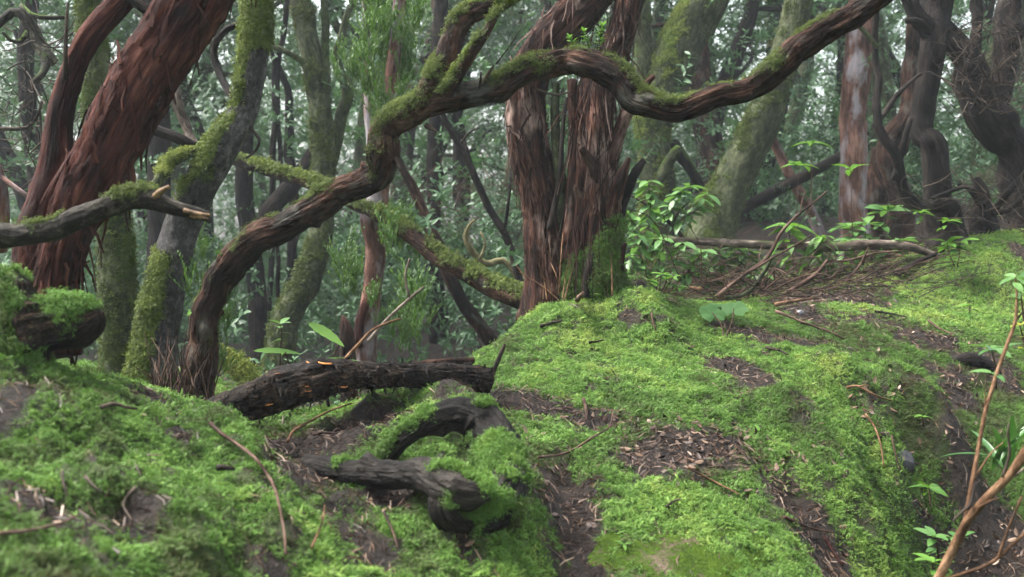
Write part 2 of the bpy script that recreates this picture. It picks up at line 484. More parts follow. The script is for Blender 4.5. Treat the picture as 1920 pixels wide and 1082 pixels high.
# bare soil: (pixel x, pixel y, half width px, half height px, strength)
SOIL = [
 (1440,722,56,36,1.1),(1380,690,60,22,.8),(1300,835,130,40,1.1),(1210,870,80,35,.8),(1060,905,60,60,1.0),(1090,1010,55,75,1.2),(1010,760,90,30,.9),(700,800,110,28,1.0),(600,835,60,30,1.1),
 (880,770,60,25,.9),(1470,930,40,30,1.1),(1540,1000,44,44,.9),(1580,1075,60,30,1.1),(1640,780,26,40,.8),(1640,600,90,12,.6),(1740,630,80,18,.9),(1780,705,60,18,.9),(1810,755,50,22,.9),
 (1840,950,70,70,1.0),(1780,1040,90,50,1.1),(1890,720,50,40,.8),(1920,470,35,20,1.2),(1400,622,110,14,.8),(1510,590,60,18,.9),(1350,570,130,14,.7),(1480,640,120,12,.6),
 (280,755,45,28,1.2),(90,940,90,50,1.2),(230,945,50,40,.8),(10,780,30,70,1.3),(560,900,60,60,1.0),(650,960,60,50,.7),(760,930,70,35,1.2),(420,790,50,12,.6),(520,830,50,18,.9),
 (340,830,50,25,.7),(180,860,80,26,.6),(300,970,60,40,.6),(700,1030,60,40,.7),(860,1040,40,30,.5),(500,1060,60,25,.7),(1230,640,60,15,.4),(1110,790,60,20,.5),(1180,620,30,14,.5),(1000,560,60,14,.8),
 (930,745,40,16,.8),(960,850,40,40,.5),(1550,560,160,22,1.2),(1690,860,18,40,.5),(1200,560,40,8,.4),(1900,1000,80,100,.9),(1280,1045,80,26,1.3),
]
_soil = []
for px, py, rx, ry, s in SOIL:
    p, d = hit(px, py)
    a, _ = hit(px, py + ry); b, _ = hit(px, py - ry)
    ryw = min(max(abs(b[1] - a[1]) / 2, 0.03), 0.22)
    _soil.append((p[0], p[1], rx / FPX * d, ryw, s))
def moss_cover(x, y):
    n = fbm2(x, y, 0.16, 4, 51)
    n2 = fbm2(x, y, 0.036, 3, 57)
    c = 0.75 + 0.32 * n + 0.66 * n2
    for sx, sy, rx, ry, s in _soil:
        e = ((x - sx) / rx) ** 2 + ((y - sy) / ry) ** 2
        c = c - 0.78 * s * np.exp(-e * 1.3) * (1.0 + 0.9 * n2)
    for q in ((0.28, 3.25, .5, .4, .07), (0.75, 3.6, .5, .35, .05)):
        c = c - q[4] * np.exp(-((x - q[0]) / q[2]) ** 2 - ((y - q[1]) / q[3]) ** 2) * (1 + 1.5 * n2)
    # behind the mound: leaf mould, little moss
    far = sstep(7.5, 9.5, y)
    hollow = sstep(0.62, 0.42, base_z(x, y)) * sstep(3.3, 3.9, y) * sstep(0.6, 0.2, x)
    return c - 0.8 * far - 0.8 * hollow

def axis(lo, hi, a, b, step, grow):
    v = list(np.arange(a, b, step))
    s = step; t = b
    while t < hi:
        v.append(t); s *= grow; t += s
    v.append(hi)
    s = step; t = a
    pre = []
    while True:
        s *= grow; t -= s
        if t <= lo: break
        pre.append(t)
    pre.append(lo)
    return np.array(pre[::-1] + v)
gx = axis(-60, 60, -1.9, 3.3, 0.019, 1.09)
gy = axis(-15, 80, 1.35, 6.6, 0.019, 1.09)
X, Y = np.meshgrid(gx, gy)
xf, yf = X.ravel(), Y.ravel()
zf = ground_z(xf, yf)
cover = moss_cover(xf, yf)
cover = sstep(0.30, 0.62, cover)
nx_, ny_ = len(gx), len(gy)
ii = np.arange(nx_ * ny_).reshape(ny_, nx_)
quads = np.stack([ii[:-1, :-1], ii[:-1, 1:], ii[1:, 1:], ii[1:, :-1]], -1).reshape(-1, 4)
gm = mesh('ground', np.stack([xf, yf, zf], 1), quads, M['ground'], True, {'mossy': cover})
# from here on the ground is read off its own mesh
Zg = zf.reshape(ny_, nx_)
Cg = moss_cover(xf, yf).reshape(ny_, nx_)
_exact_z, _exact_cover = ground_z, moss_cover
def _bil(T, x, y):
    x = np.atleast_1d(np.asarray(x, float)); y = np.atleast_1d(np.asarray(y, float))
    i = np.clip(np.searchsorted(gx, x) - 1, 0, nx_ - 2); j = np.clip(np.searchsorted(gy, y) - 1, 0, ny_ - 2)
    u = np.clip((x - gx[i]) / (gx[i + 1] - gx[i]), 0, 1); v = np.clip((y - gy[j]) / (gy[j + 1] - gy[j]), 0, 1)
    return T[j, i] * (1 - u) * (1 - v) + T[j, i + 1] * u * (1 - v) + T[j + 1, i] * (1 - u) * v + T[j + 1, i + 1] * u * v
def ground_z(x, y): return _bil(Zg, x, y)
def moss_cover(x, y): return _bil(Cg, x, y)
def base_z(x, y): return _bil(Zg, x, y)
ground = obj('ground', gm, kind='structure', label='mossy forest floor with bare brown soil showing through')

# ------------------------------------------------------------------ scatter of small plants on points
def scatter_group(name, sources):
    ng = bpy.data.node_groups.new(name, 'GeometryNodeTree')
    ng.interface.new_socket('Geometry', in_out='INPUT', socket_type='NodeSocketGeometry')
    ng.interface.new_socket('Geometry', in_out='OUTPUT', socket_type='NodeSocketGeometry')
    N = ng.nodes
    gi = N.new('NodeGroupInput'); go = N.new('NodeGroupOutput')
    g2i = N.new('GeometryNodeGeometryToInstance')
    for s in reversed(sources):
        oi = N.new('GeometryNodeObjectInfo')
        oi.inputs['Object'].default_value = s
        ng.links.new(oi.outputs['Geometry'], g2i.inputs[0])
    iop = N.new('GeometryNodeInstanceOnPoints')
    iop.inputs['Pick Instance'].default_value = True
    def na(nm, t):
        nd = N.new('GeometryNodeInputNamedAttribute')
        nd.data_type = t
        nd.inputs['Name'].default_value = nm
        return nd.outputs['Attribute']
    ng.links.new(gi.outputs[0], iop.inputs['Points'])
    ng.links.new(g2i.outputs[0], iop.inputs['Instance'])
    ng.links.new(na('pick', 'INT'), iop.inputs['Instance Index'])
    ng.links.new(na('rot', 'FLOAT_VECTOR'), iop.inputs['Rotation'])
    ng.links.new(na('scl', 'FLOAT'), iop.inputs['Scale'])
    ng.links.new(iop.outputs[0], go.inputs[0])
    return ng

def euler_from(nrm, spin):
    """XYZ eulers that turn Z to nrm after spinning about Z"""
    n = nrm / np.linalg.norm(nrm, axis=1, keepdims=True)
    ref = np.where(np.abs(n[:, 2:3]) < 0.99, np.array([[0, 0, 1.0]]), np.array([[1.0, 0, 0]]))
    t = np.cross(ref, n); t /= np.linalg.norm(t, axis=1, keepdims=True)
    b = np.cross(n, t)
    c, s = np.cos(spin)[:, None], np.sin(spin)[:, None]
    xa = t * c + b * s
    ya = -t * s + b * c
    m = np.stack([xa, ya, n], 2)           # columns
    ry = -np.arcsin(np.clip(m[:, 2, 0], -1, 1))
    rx = np.arctan2(m[:, 2, 1], m[:, 2, 2])
    rz = np.arctan2(m[:, 1, 0], m[:, 0, 0])
    return np.stack([rx, ry, rz], 1)

def scatter(name, pts, nrm, scl, tint, group, npick, mat, parent=None, **kw):
    n = len(pts)
    me = bpy.data.meshes.new(name)
    me.vertices.add(n)
    me.vertices.foreach_set('co', np.asarray(pts, np.float32).ravel())
    def fa(k, v, t='FLOAT'):
        a = me.attributes.new(k, t, 'POINT')
        a.data.foreach_set('vector' if t == 'FLOAT_VECTOR' else 'value', np.asarray(v).ravel())
    fa('rot', euler_from(np.asarray(nrm, float), rng.uniform(0, 2 * math.pi, n)).astype(np.float32), 'FLOAT_VECTOR')
    fa('scl', np.asarray(scl, np.float32))
    fa('tint', np.asarray(tint, np.float32))
    fa('pick', rng.integers(0, npick, n).astype(np.int32), 'INT')
    me.materials.append(mat)
    o = obj(name, me, parent, **kw)
    md = o.modifiers.new('scatter', 'NODES')
    md.node_group = group
    return o

def source(name, verts, faces, mat, attrs=None):
    return bpy.data.objects.new(name, mesh(name, verts, faces, mat, False, attrs))

def moss_frond(V, F, T, base, az, length, lift, width, r):
    """one feather of moss: an arching stem with small leaflets on both sides"""
    n = 5
    d = np.array([math.cos(az), math.sin(az), 0]); s = np.array([-d[1], d[0], 0])
    prev = None
    for i in range(n + 1):
        t = i / n
        p = base + d * length * t + np.array([0, 0, 1]) * (lift * math.sin(t * 2.4) * length)
        if i:
            wl = width * (1.15 - t) * r.uniform(.7, 1.2)
            for sg in (-1, 1):
                q = p + s * sg * wl + d * wl * 0.55 + np.array([0, 0, r.uniform(-.15, .35) * wl])
                k = len(V)
                V += [prev, p, q]; T += [t - .2, t, t]
                F.append((k, k + 1, k + 2))
        prev = p
    k = len(V)
    V += [prev - s * width * .12, prev + s * width * .12, prev + d * width * .8 + np.array([0, 0, .0])]
    T += [1, 1, 1]
    F.append((k, k + 1, k + 2))

def moss_sources(tag, mat, nf, length, lift, width, spread, count=4):
    out = []
    for v in range(count):
        r = np.random.default_rng(100 + v + len(tag) * 7)
        V, F, T = [], [], []
        for i in range(nf):
            a = r.uniform(0, 2 * math.pi)
            b = np.array([r.normal(0, spread), r.normal(0, spread), -0.003])
            moss_frond(V, F, T, b, a, length * r.uniform(.6, 1.25), lift * r.uniform(.4, 1.5), width * r.uniform(.8, 1.2), r)
        out.append(source(tag, V, F, mat, {'tip': np.clip(np.array(T), 0, 1)}))
    return out
feather = moss_sources('moss_feather', M['moss'], 7, 0.024, 0.45, 0.0055, 0.008)
short = moss_sources('moss_short', M['moss'], 10, 0.011, 0.9, 0.0036, 0.008)
tmoss = moss_sources('moss_tree_tuft', M['tree_moss'], 8, 0.012, 0.6, 0.0040, 0.006)
NG_FEATHER = scatter_group('scatter_feather', feather)
NG_SHORT = scatter_group('scatter_short', short)
NG_TREE = scatter_group('scatter_tree_moss', tmoss)

def ground_points(n_per_m2, d0, d1, seed, margin=1.18):
    r = np.random.default_rng(seed)
    half = math.tan(R(25)) * margin
    area = half * (d1 ** 2 - d0 ** 2)
    n = int(area * n_per_m2)
    d = np.sqrt(r.uniform(d0 ** 2, d1 ** 2, n))
    x = d * half * r.uniform(-1, 1, n)
    return x, d, r
def ground_normal(x, y, e=0.012):
    zx = (ground_z(x + e, y) - ground_z(x - e, y)) / (2 * e)
    zy = (ground_z(x, y + e) - ground_z(x, y - e)) / (2 * e)
    n = np.stack([-zx, -zy, np.ones_like(x)], 1)
    return n / np.linalg.norm(n, axis=1, keepdims=True)

def lay_moss(name, dens, d0, d1, seed, ng, smin, smax, thr, tint0, label, sel=None):
    x, y, r = ground_points(dens, d0, d1, seed)
    c = moss_cover(x, y)
    keep = c > thr + r.normal(0, .08, len(x))
    if sel is not None: keep &= sel(x, y, r)
    x, y, c = x[keep], y[keep], c[keep]
    n = ground_normal(x, y)
    z = ground_z(x, y)
    z = z + 0.011 * (0.5 - np.abs(vnoise(np.stack([x / .030, y / .030, np.full_like(x, .5)], 1), 77)) * 2.2)
    nn = n * 0.75 + r.normal(0, .30, n.shape) + np.array([0, 0, .15])
    low = fbm2(x, y, 0.30, 3, 71)
    mid = fbm2(x, y, 0.09, 2, 73)
    lime = np.exp(-(((x - 0.35) / 0.8) ** 2 + ((y - 3.9) / 0.9) ** 2)) * 0.22 + sstep(4.6, 6.0, y) * sstep(0.8, 1.6, x) * 0.20
    t = tint0 + 0.42 * low + 0.36 * mid + lime + r.normal(0, .07, len(x))
    t = np.where(c < thr + 0.18, t - 0.12, t)
    s = r.uniform(smin, smax, len(x)) * np.where(c < thr + .15, .75, 1.0)
    return scatter(name, np.stack([x, y, z], 1), nn, s, np.clip(t, 0.02, 1), ng, 4, M['moss'], kind='stuff', label=label, category=None) if False else scatter(name, np.stack([x, y, z], 1), nn, s, np.clip(t, 0.02, 1), ng, 4, M['moss'], kind='stuff', label=label)

def feathery(x, y, r):
    f = fbm2(x, y, 0.5, 2, 91) + 0.5 * np.exp(-(((x - 0.3) / 0.7) ** 2 + ((y - 3.2) / 0.8) ** 2))
    return f + r.normal(0, .1, len(x)) > -0.05
MOSS_ON = True
if MOSS_ON:
    o = lay_moss('moss_carpet', 15000, 1.45, 4.9, 201, NG_SHORT, .45, 1.2, 0.42, 0.44, 'short bright green moss carpet over the forest floor')
    o['category'] = 'moss'
    o = lay_moss('moss_carpet', 3400, 1.45, 5.2, 203, NG_FEATHER, .45, 1.05, 0.32, 0.58, 'feathery yellow-green moss sprays over the mound', feathery)
    o['category'] = 'moss'
    o = lay_moss('moss_carpet', 4200, 4.9, 7.6, 205, NG_SHORT, .8, 1.6, 0.42, 0.55, 'light green moss on the back of the mound beyond the centre tree')
    o['category'] = 'moss'

# ------------------------------------------------------------------ limbs
def resample(P, Rr, step):
    P = np.asarray(P, float); Rr = np.asarray(Rr, float)
    ext = np.vstack([2 * P[0] - P[1], P, 2 * P[-1] - P[-2]])
    re = np.r_[Rr[0], Rr, Rr[-1]]
    pts, rad = [], []
    for i in range(1, len(ext) - 2):
        p0, p1, p2, p3 = ext[i - 1:i + 3]
        n = max(2, int(np.linalg.norm(p2 - p1) / (step * 0.5)))
        t = np.linspace(0, 1, n, endpoint=False)[:, None]
        pts.append(0.5 * ((2 * p1) + (-p0 + p2) * t + (2 * p0 - 5 * p1 + 4 * p2 - p3) * t ** 2 + (-p0 + 3 * p1 - 3 * p2 + p3) * t ** 3))
        tt = t[:, 0]; tt = tt * tt * (3 - 2 * tt)
        rad.append(re[i] + (re[i + 1] - re[i]) * tt)
    pts = np.vstack(pts + [P[-1:]]); rad = np.r_[np.concatenate(rad), Rr[-1]]
    s = np.r_[0, np.cumsum(np.linalg.norm(np.diff(pts, axis=0), axis=1))]
    n = max(3, int(s[-1] / step) + 1)
    q = np.linspace(0, s[-1], n)
    return np.stack([np.interp(q, s, pts[:, k]) for k in range(3)], 1), np.interp(q, s, rad), q

def limb(P, Rr, sides=24, step=0.03, seed=0, lump=0.10, fib=0.06, fib_n=5.0, flute=0.0, moss=0.0, moss_up=0.0, wob=0.0, cap=True, kink=0.0, moss_n=.45, knots=0):
    """a tapering, lumpy, fibrous tube; returns verts, faces, bark coordinates, moss weight, normals"""
    pts, rad, s = resample(P, Rr, step)
    n = len(pts)
    if wob:
        w = np.stack([fbm(np.stack([s * 3.1, np.full(n, k * 9.1), np.full(n, seed * 1.7)], 1), 2, seed + k) for k in range(3)], 1)
        pts = pts + w * wob * np.minimum(1, s / 0.3)[:, None]
    if kink:
        w = np.stack([fbm(np.stack([s * 9, np.full(n, k * 5.1), np.full(n, seed * 2.3)], 1), 2, seed + 9 + k) for k in range(3)], 1)
        pts = pts + w * kink * np.minimum(1, s / 0.2)[:, None]
    T = np.gradient(pts, axis=0); T /= np.linalg.norm(T, axis=1, keepdims=True) + 1e-12
    u = np.cross(T[0], [0.3, 0.9, 0.2]); u /= np.linalg.norm(u)
    U = np.empty_like(pts)
    for i in range(n):
        u = u - T[i] * np.dot(u, T[i]); u /= np.linalg.norm(u) + 1e-12
        U[i] = u
    Vv = np.cross(T, U)
    th = np.linspace(0, 2 * math.pi, sides, endpoint=False)
    c, sn = np.cos(th), np.sin(th)
    rbar = max(rad.mean(), 1e-4)
    cc, ss = np.meshgrid(c, sn, indexing='ij')[0], None
    dirs = U[:, None, :] * c[None, :, None] + Vv[:, None, :] * sn[None, :, None]
    q = np.stack([np.tile(c, n), np.tile(sn, n), np.repeat(s, sides)], 1)
    disp = np.zeros(n * sides)
    if lump: disp += lump * fbm(np.stack([q[:, 0] * 1.1, q[:, 1] * 1.1, q[:, 2] / (rbar * 2.6)], 1) + seed * 3.3, 3, seed)
    if flute: disp += flute * vnoise(np.stack([q[:, 0] * 2.0, q[:, 1] * 2.0, q[:, 2] / (rbar * 9)], 1) + seed * 1.3, seed + 3)
    if fib:
        a = fbm(np.stack([q[:, 0] * fib_n, q[:, 1] * fib_n, q[:, 2] / (rbar * 2.2)], 1) + seed * 7.7, 3, seed + 5)
        disp += fib * (1 - 2.2 * np.abs(a))
        disp += fib * 0.5 * fbm(np.stack([q[:, 0] * fib_n * 2, q[:, 1] * fib_n * 2, q[:, 2] / (rbar * 0.5)], 1), 2, seed + 8)
    if knots:
        kr = np.random.default_rng(seed + 77)
        for _ in range(knots):
            ks, ka, kw = kr.uniform(0, s[-1]), kr.uniform(0, 6.28), rbar * kr.uniform(.35, .8)
            e = ((q[:, 2] - ks) / kw) ** 2 + ((q[:, 0] - math.cos(ka)) ** 2 + (q[:, 1] - math.sin(ka)) ** 2) * (rbar / kw) ** 2
            disp += kr.choice([.34, .5, -.22]) * np.exp(-e)
    rr = np.repeat(rad, sides) * (1 + disp)
    dv = dirs.reshape(-1, 3)
    ctr = np.repeat(pts, sides, axis=0)
    V = ctr + dv * rr[:, None]
    bk = np.stack([q[:, 0] * rbar, q[:, 1] * rbar, q[:, 2]], 1) + seed * 1.37
    mw = np.full(n * sides, moss) + moss_up * dv[:, 2]
    mw += moss_n * fbm(V / 0.11, 4, seed + 12, .6)
    ids = np.arange(n * sides).reshape(n, sides)
    a = ids[:-1]; b = ids[1:]
    F = np.stack([a, np.roll(a, -1, 1), np.roll(b, -1, 1), b], -1).reshape(-1, 4).tolist()
    if cap:
        k = len(V)
        V = np.vstack([V, pts[:1] - T[:1] * rad[0] * .3, pts[-1:] + T[-1:] * rad[-1] * .5])
        bk = np.vstack([bk, bk[:1], bk[-1:]]); mw = np.r_[mw, mw[0], mw[-1]]; dv = np.vstack([dv, -T[:1], T[-1:]])
        F += [[ids[0, (j + 1) % sides], ids[0, j], k] for j in range(sides)]
        F += [[ids[-1, j], ids[-1, (j + 1) % sides], k + 1] for j in range(sides)]
    return V, F, bk, mw, dv

def join(parts):
    V, F, B, W, D = [], [], [], [], []
    o = 0
    for v, f, b, w, d in parts:
        V.append(v); B.append(b); W.append(w); D.append(d)
        F += [[i + o for i in q] for q in f]
        o += len(v)
    return np.vstack(V), F, np.vstack(B), np.concatenate(W), np.vstack(D)

def limb_obj(name, L, mat, parent=None, **kw):
    v, f, b, w, d = L
    return obj(name, mesh(name, v, f, mat, True, {'bk': b, 'moss': w}), parent, **kw)

def px_limb(spec, **kw):
    """spec: (pixel x, pixel y, depth, width in pixels)"""
    P = np.array([at(x, y, d) for x, y, d, w in spec])
    Rr = np.array([w / 2 / FPX * d for x, y, d, w in spec])
    return limb(P, Rr, **kw)

def tufts(L, parent, n, thr=0.5, smin=.5, smax=1.1, tint=.5, seed=1, name='moss'):
    v, f, b, w, d = L
    r = np.random.default_rng(seed)
    wt = np.clip((w - thr) / .3, 0, 1)
    if not wt.sum(): return
    i = r.choice(len(v), n, p=wt / wt.sum())
    p = v[i] + r.normal(0, .006, (n, 3)) - d[i] * .002
    nn = d[i] * .8 + r.normal(0, .3, (n, 3)) + np.array([0, 0, .2])
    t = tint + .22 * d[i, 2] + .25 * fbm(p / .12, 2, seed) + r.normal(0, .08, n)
    return scatter(name, p, nn, r.uniform(smin, smax, n), np.clip(t, 0, 1), NG_TREE, 4, M['tree_moss'], parent, kind='stuff')

def bright_moss(L, parent, n, thr, smin, smax, tint, seed):
    v, f, b, w, d = L
    r = np.random.default_rng(seed)
    wt = np.clip((w - thr) / .25, 0, 1) + 1e-6; wt = wt / wt.sum()
    i = r.choice(len(v), n, p=wt)
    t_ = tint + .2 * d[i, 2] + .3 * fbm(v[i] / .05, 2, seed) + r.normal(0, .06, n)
    return scatter('moss', v[i] + r.normal(0, .005, (n, 3)), d[i] * .7 + r.normal(0, .3, (n, 3)) + np.array([0, 0, .25]), r.uniform(smin, smax, n), np.clip(t_, 0, 1), NG_SHORT, 4, M['moss'], parent, kind='stuff')

def tree(name, label, base, group=None, cat='tree'):
    return thing(name, label, cat, base, group)

def foot(spec):
    x, y, d, w = spec
    return at(x, y, d)

# ================================================================== the near trees
# --- the big red trunk at the left
t = tree('red_barked_tree', 'large tree with shaggy red bark and two leaning stems at left', at(105, 600, 2.95))
L = px_limb([(a, b, c, e * .93) for a, b, c, e in [(102,660,2.95,105),(108,590,2.95,80),(114,530,2.95,68),(124,460,2.95,80),(155,375,2.95,100),(195,300,2.95,112),(232,225,2.95,120),(272,150,2.95,122),(320,75,2.95,120),(372,0,2.95,117),(440,-110,2.95,108),(540,-280,3.0,95)]],
            sides=72, step=.011, seed=1, lump=.14, fib=.14, fib_n=6, flute=.12, moss=-.15, moss_up=.1, knots=10)
limb_obj('trunk', L, M['red_bark'], t)
L2 = px_limb([(70,600,3.0,80),(66,520,3.0,82),(74,440,3.0,80),(90,370,3.0,68),(104,300,3.0,56),(112,220,3.0,46),(126,165,3.0,42),(142,120,3.0,40),(168,70,3.0,42),(205,25,3.0,44),(250,-20,3.0,42),(330,-90,3.0,38)],
             sides=48, step=.014, seed=2, lump=.14, fib=.07, moss=.05, moss_up=0)
yy = L2[0][:, 2]
L2[3][:] += sstep(1.42, 1.15, yy) * .55 - .15
limb_obj('stem', L2, M['red_bark'], t)
tufts(L2, t, 900, .42, .4, .9, .2, 3)
limb_obj('branch', px_limb([(122,150,2.97,9),(123,90,2.95,8),(125,40,2.95,6),(127,5,2.95,4)], sides=8, step=.03, seed=5), M['dark_twig'], t)
limb_obj('branch', px_limb([(312,45,2.97,26),(285,22,2.97,24),(258,5,2.97,22),(225,-25,2.97,20)], sides=16, step=.03, seed=6), M['dark_bark'], t)
def strips(parent, L, n, seed, ln=(.06, .2), wd=(.004, .012), mat='red_bark', zr=None, lift=.35, name='loose_bark'):
    """loose ribbons of bark that have come away from the trunk"""
    v, f, b, w, d = L
    r = np.random.default_rng(seed)
    cand = np.arange(len(v)) if zr is None else np.where((v[:, 2] > zr[0]) & (v[:, 2] < zr[1]))[0]
    V, F, B = [], [], []
    for i in r.choice(cand, n):
        p = v[i]; nn = d[i] / np.linalg.norm(d[i])
        j = min(len(v) - 1, i + 72 * 2)
        up = np.array([0, 0, 1.0]) + r.normal(0, .25, 3)
        axis_ = up - nn * np.dot(up, nn); axis_ /= np.linalg.norm(axis_)
        sd = np.cross(nn, axis_)
        l = r.uniform(*ln) * r.choice([-1, 1]); wdt = r.uniform(*wd); lf = lift * r.uniform(.1, 1)
        k = len(V); m = 5
        for q in range(m):
            tq = q / (m - 1)
            cpt = p + axis_ * l * tq + nn * (.002 + lf * abs(l) * tq ** 2) + np.array([0, 0, -.25 * abs(l)]) * tq ** 3 + sd * r.normal(0, .003)
            ww = wdt * (1 - tq * .7)
            V += [cpt - sd * ww, cpt + sd * ww + nn * ww * .3]
            B += [np.array([seed + ww * 3, i * .01, tq * l]), np.array([seed + ww * 9, i * .01 + ww * 2, tq * l])]
        for q in range(m - 1):
            F.append((k + 2 * q, k + 2 * q + 1, k + 2 * q + 3, k + 2 * q + 2))
    return obj(name, mesh(name, V, F, M[mat], True, {'bk': np.array(B), 'moss': np.full(len(V), -1.0)}), parent, kind='stuff')
strips(t, L, 260, 11, zr=(.9, 2.4), ln=(.05, .16), wd=(.003, .009), lift=.22)

# --- tall mossy trunk behind it
t = tree('laurel_tree', 'straight mossy olive trunk just right of the red-barked tree', at(222, 700, 4.2))
L = px_limb([(224,730,4.2,78),(222,690,4.2,68),(222,640,4.2,64),(220,560,4.2,68),(218,480,4.2,66),(210,400,4.2,60),(198,300,4.2,58),(188,200,4.2,58),(178,110,4.2,52),(170,40,4.2,44),(165,-60,4.2,42),(160,-200,4.2,38)], sides=48, step=.02, seed=7, lump=.10, fib=.04, fib_n=4, moss=.42, moss_up=.1)
limb_obj('trunk', L, M['green_bark'], t)
tufts(L, t, 7000, .25, .45, 1.1, .45, 8)

# --- grey trunk with moss sleeves
t = tree('laurel_tree', 'pale grey trunk with mossy sleeves and a bend, left of the arching tree', at(290, 705, 4.0))
L = px_limb([(a, b, c, e * .9) for a, b, c, e in [(282,740,4.0,112),(288,680,4.0,96),(297,620,4.0,84),(310,550,4.0,78),(322,490,4.0,74),(342,420,4.0,72),(368,360,4.0,72),(398,305,4.0,74),(430,255,4.0,70),(455,215,4.0,56),(466,180,4.0,52),(474,120,4.0,54),(480,60,4.0,56),(483,0,4.0,54),(490,-90,4.0,50),(510,-220,4.0,44)]], sides=52, step=.018, seed=9, lump=.10, fib=.035, fib_n=4, moss=.14, moss_up=.20, moss_n=.7, knots=12)
v, f, b, w, d = L
py_ = 541 - (v[:, 2] - CAM_Z + 4.0 * sp) * FPX / 4.0
w += .75 * sstep(120, 60, py_) + .45 * sstep(60, 100, py_) * sstep(230, 190, py_) * sstep(0, -.6, d[:, 0]) + .65 * sstep(200, 235, py_) * sstep(330, 280, py_) * sstep(-.3, .4, d[:, 2] - d[:, 0]) + .8 * sstep(420, 520, py_) * sstep(.5, -.3, d[:, 0]) + .3 * sstep(520, 600, py_)
limb_obj('trunk', L, M['grey_bark'], t)
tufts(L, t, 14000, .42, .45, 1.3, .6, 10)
LB = px_limb([(392,290,4.0,20),(372,282,3.98,15),(350,290,3.95,17),(318,306,3.95,20),(300,335,3.9,22),(285,362,3.9,24)], sides=24, step=.015, seed=12, lump=.2, fib=.08, moss=.10, moss_up=.4, moss_n=.7)
limb_obj('branch', LB, M['green_bark'], t)
tufts(LB, t, 900, .35, .5, 1.1, .75, 17)
limb_obj('branch', px_limb([(385,285,4.02,14),(360,268,4.05,17),(345,225,4.1,18),(332,175,4.1,20),(325,110,4.2,18),(318,30,4.2,16),(310,-60,4.2,14)], sides=16, step=.03, seed=13, wob=.02), M['pale_bark'], t)
limb_obj('branch', px_limb([(375,280,4.02,18),(330,258,4.0,20),(283,240,4.0,20)], sides=16, step=.03, seed=14), M['dark_bark'], t)
limb_obj('branch', px_limb([(440,190,4.0,10),(425,165,4.05,14),(405,120,4.1,14),(402,85,4.1,13),(425,55,4.1,12),(455,45,4.1,12)], sides=12, step=.03, seed=15), M['dark_bark'], t)
limb_obj('branch', px_limb([(470,240,3.98,6),(486,262,3.95,6),(478,285,3.95,5),(462,296,3.95,4)], sides=8, step=.02, seed=16), M['dark_twig'], t)

# --- the arching tree
t = tree('arching_tree', 'long arching mossy tree bending across the whole picture', at(365, 745, 3.75))
ARCH = [(360,770,3.78,84),(366,735,3.76,74),(374,680,3.74,62),(384,615,3.72,58),(394,560,3.70,58),(420,505,3.68,60),(475,458,3.65,58),(560,408,3.62,58),(640,365,3.6,57),(700,328,3.56,60),(722,290,3.55,62),(724,248,3.55,58),(765,215,3.52,60),(820,188,3.5,60),(880,172,3.5,52),(960,152,3.46,50),(1010,130,3.45,52),(1065,113,3.44,50),(1115,126,3.42,56),(1160,152,3.4,56),(1200,183,3.36,52),(1255,200,3.35,47),(1330,188,3.32,45),(1400,165,3.3,46),(1450,138,3.26,50),(1500,95,3.25,54),(1560,50,3.22,52),(1640,0,3.2,50),(1740,-70,3.2,46),(1880,-170,3.2,40)]
L = px_limb([(a, b, c, e * .88) for a, b, c, e in ARCH], sides=72, step=.010, seed=21, lump=.20, fib=.12, fib_n=6, flute=.08, moss=.16, moss_up=.34, wob=.012, kink=.016, moss_n=.75, knots=34)
limb_obj('trunk', L, M['brown_bark'], t)
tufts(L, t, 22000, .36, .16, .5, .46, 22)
A = px_limb([(770,214,3.52,46),(795,190,3.5,46),(815,150,3.5,46),(838,103,3.5,42),(855,60,3.5,38),(885,27,3.5,37),(930,8,3.5,33),(975,-15,3.5,28),(1060,-80,3.5,22)], sides=44, step=.012, seed=23, lump=.18, fib=.10, moss=.22, moss_up=.36, kink=.012, moss_n=.7)
limb_obj('branch', A, M['brown_bark'], t)
tufts(A, t, 7000, .36, .25, .75, .50, 24)
B_ = px_limb([(818,192,3.49,24),(850,155,3.45,21),(875,115,3.42,20),(900,76,3.4,18),(922,45,3.4,14),(933,18,3.4,5)], sides=24, step=.012, seed=25, lump=.18, fib=.06, moss=.35, moss_up=.2, kink=.008)
limb_obj('branch', B_, M['brown_bark'], t)
tufts(B_, t, 1800, .40, .4, .95, .50, 26)
for i, s in enumerate([[(905,162,3.44,8),(915,140,3.42,7),(926,122,3.4,4)],[(899,165,3.44,6),(901,150,3.42,5),(902,135,3.4,3)],[(740,296,3.55,14),(748,312,3.5,9),(752,318,3.48,4)],[(800,236,3.5,12),(812,242,3.47,8),(818,246,3.46,4)],[(1000,165,3.45,5),(1040,178,3.4,4),(1070,172,3.35,3)],[(930,120,3.4,3),(960,80,3.4,2),(985,40,3.4,1.5)]]):
    limb_obj('twig', px_limb(s, sides=7, step=.02, seed=30 + i), M['dark_twig'], t)
# dry brown shoots round its foot
def shoots(parent, px0, px1, py, d, n, seed, h=(40, 130), mat='twig', name='shoots', spread=25):
    r = np.random.default_rng(seed); parts = []
    for i in range(n):
        x = r.uniform(px0, px1); dd = d + r.uniform(-.12, .12); hh = r.uniform(*h); lx = r.normal(0, spread)
        y = py + r.uniform(-10, 10)
        parts.append(px_limb([(x, y, dd, r.uniform(2.5, 5)), (x + lx * .4, y - hh * .5, dd + r.normal(0, .03), 2.5), (x + lx, y - hh, dd + r.normal(0, .05), 1.2)], sides=5, step=.04, seed=seed + i, wob=.015, fib=0, lump=0, cap=False))
    return limb_obj(name, join(parts), M[mat], parent, kind='stuff')
shoots(t, 285, 400, 745, 3.65, 70, 31, (30, 130))

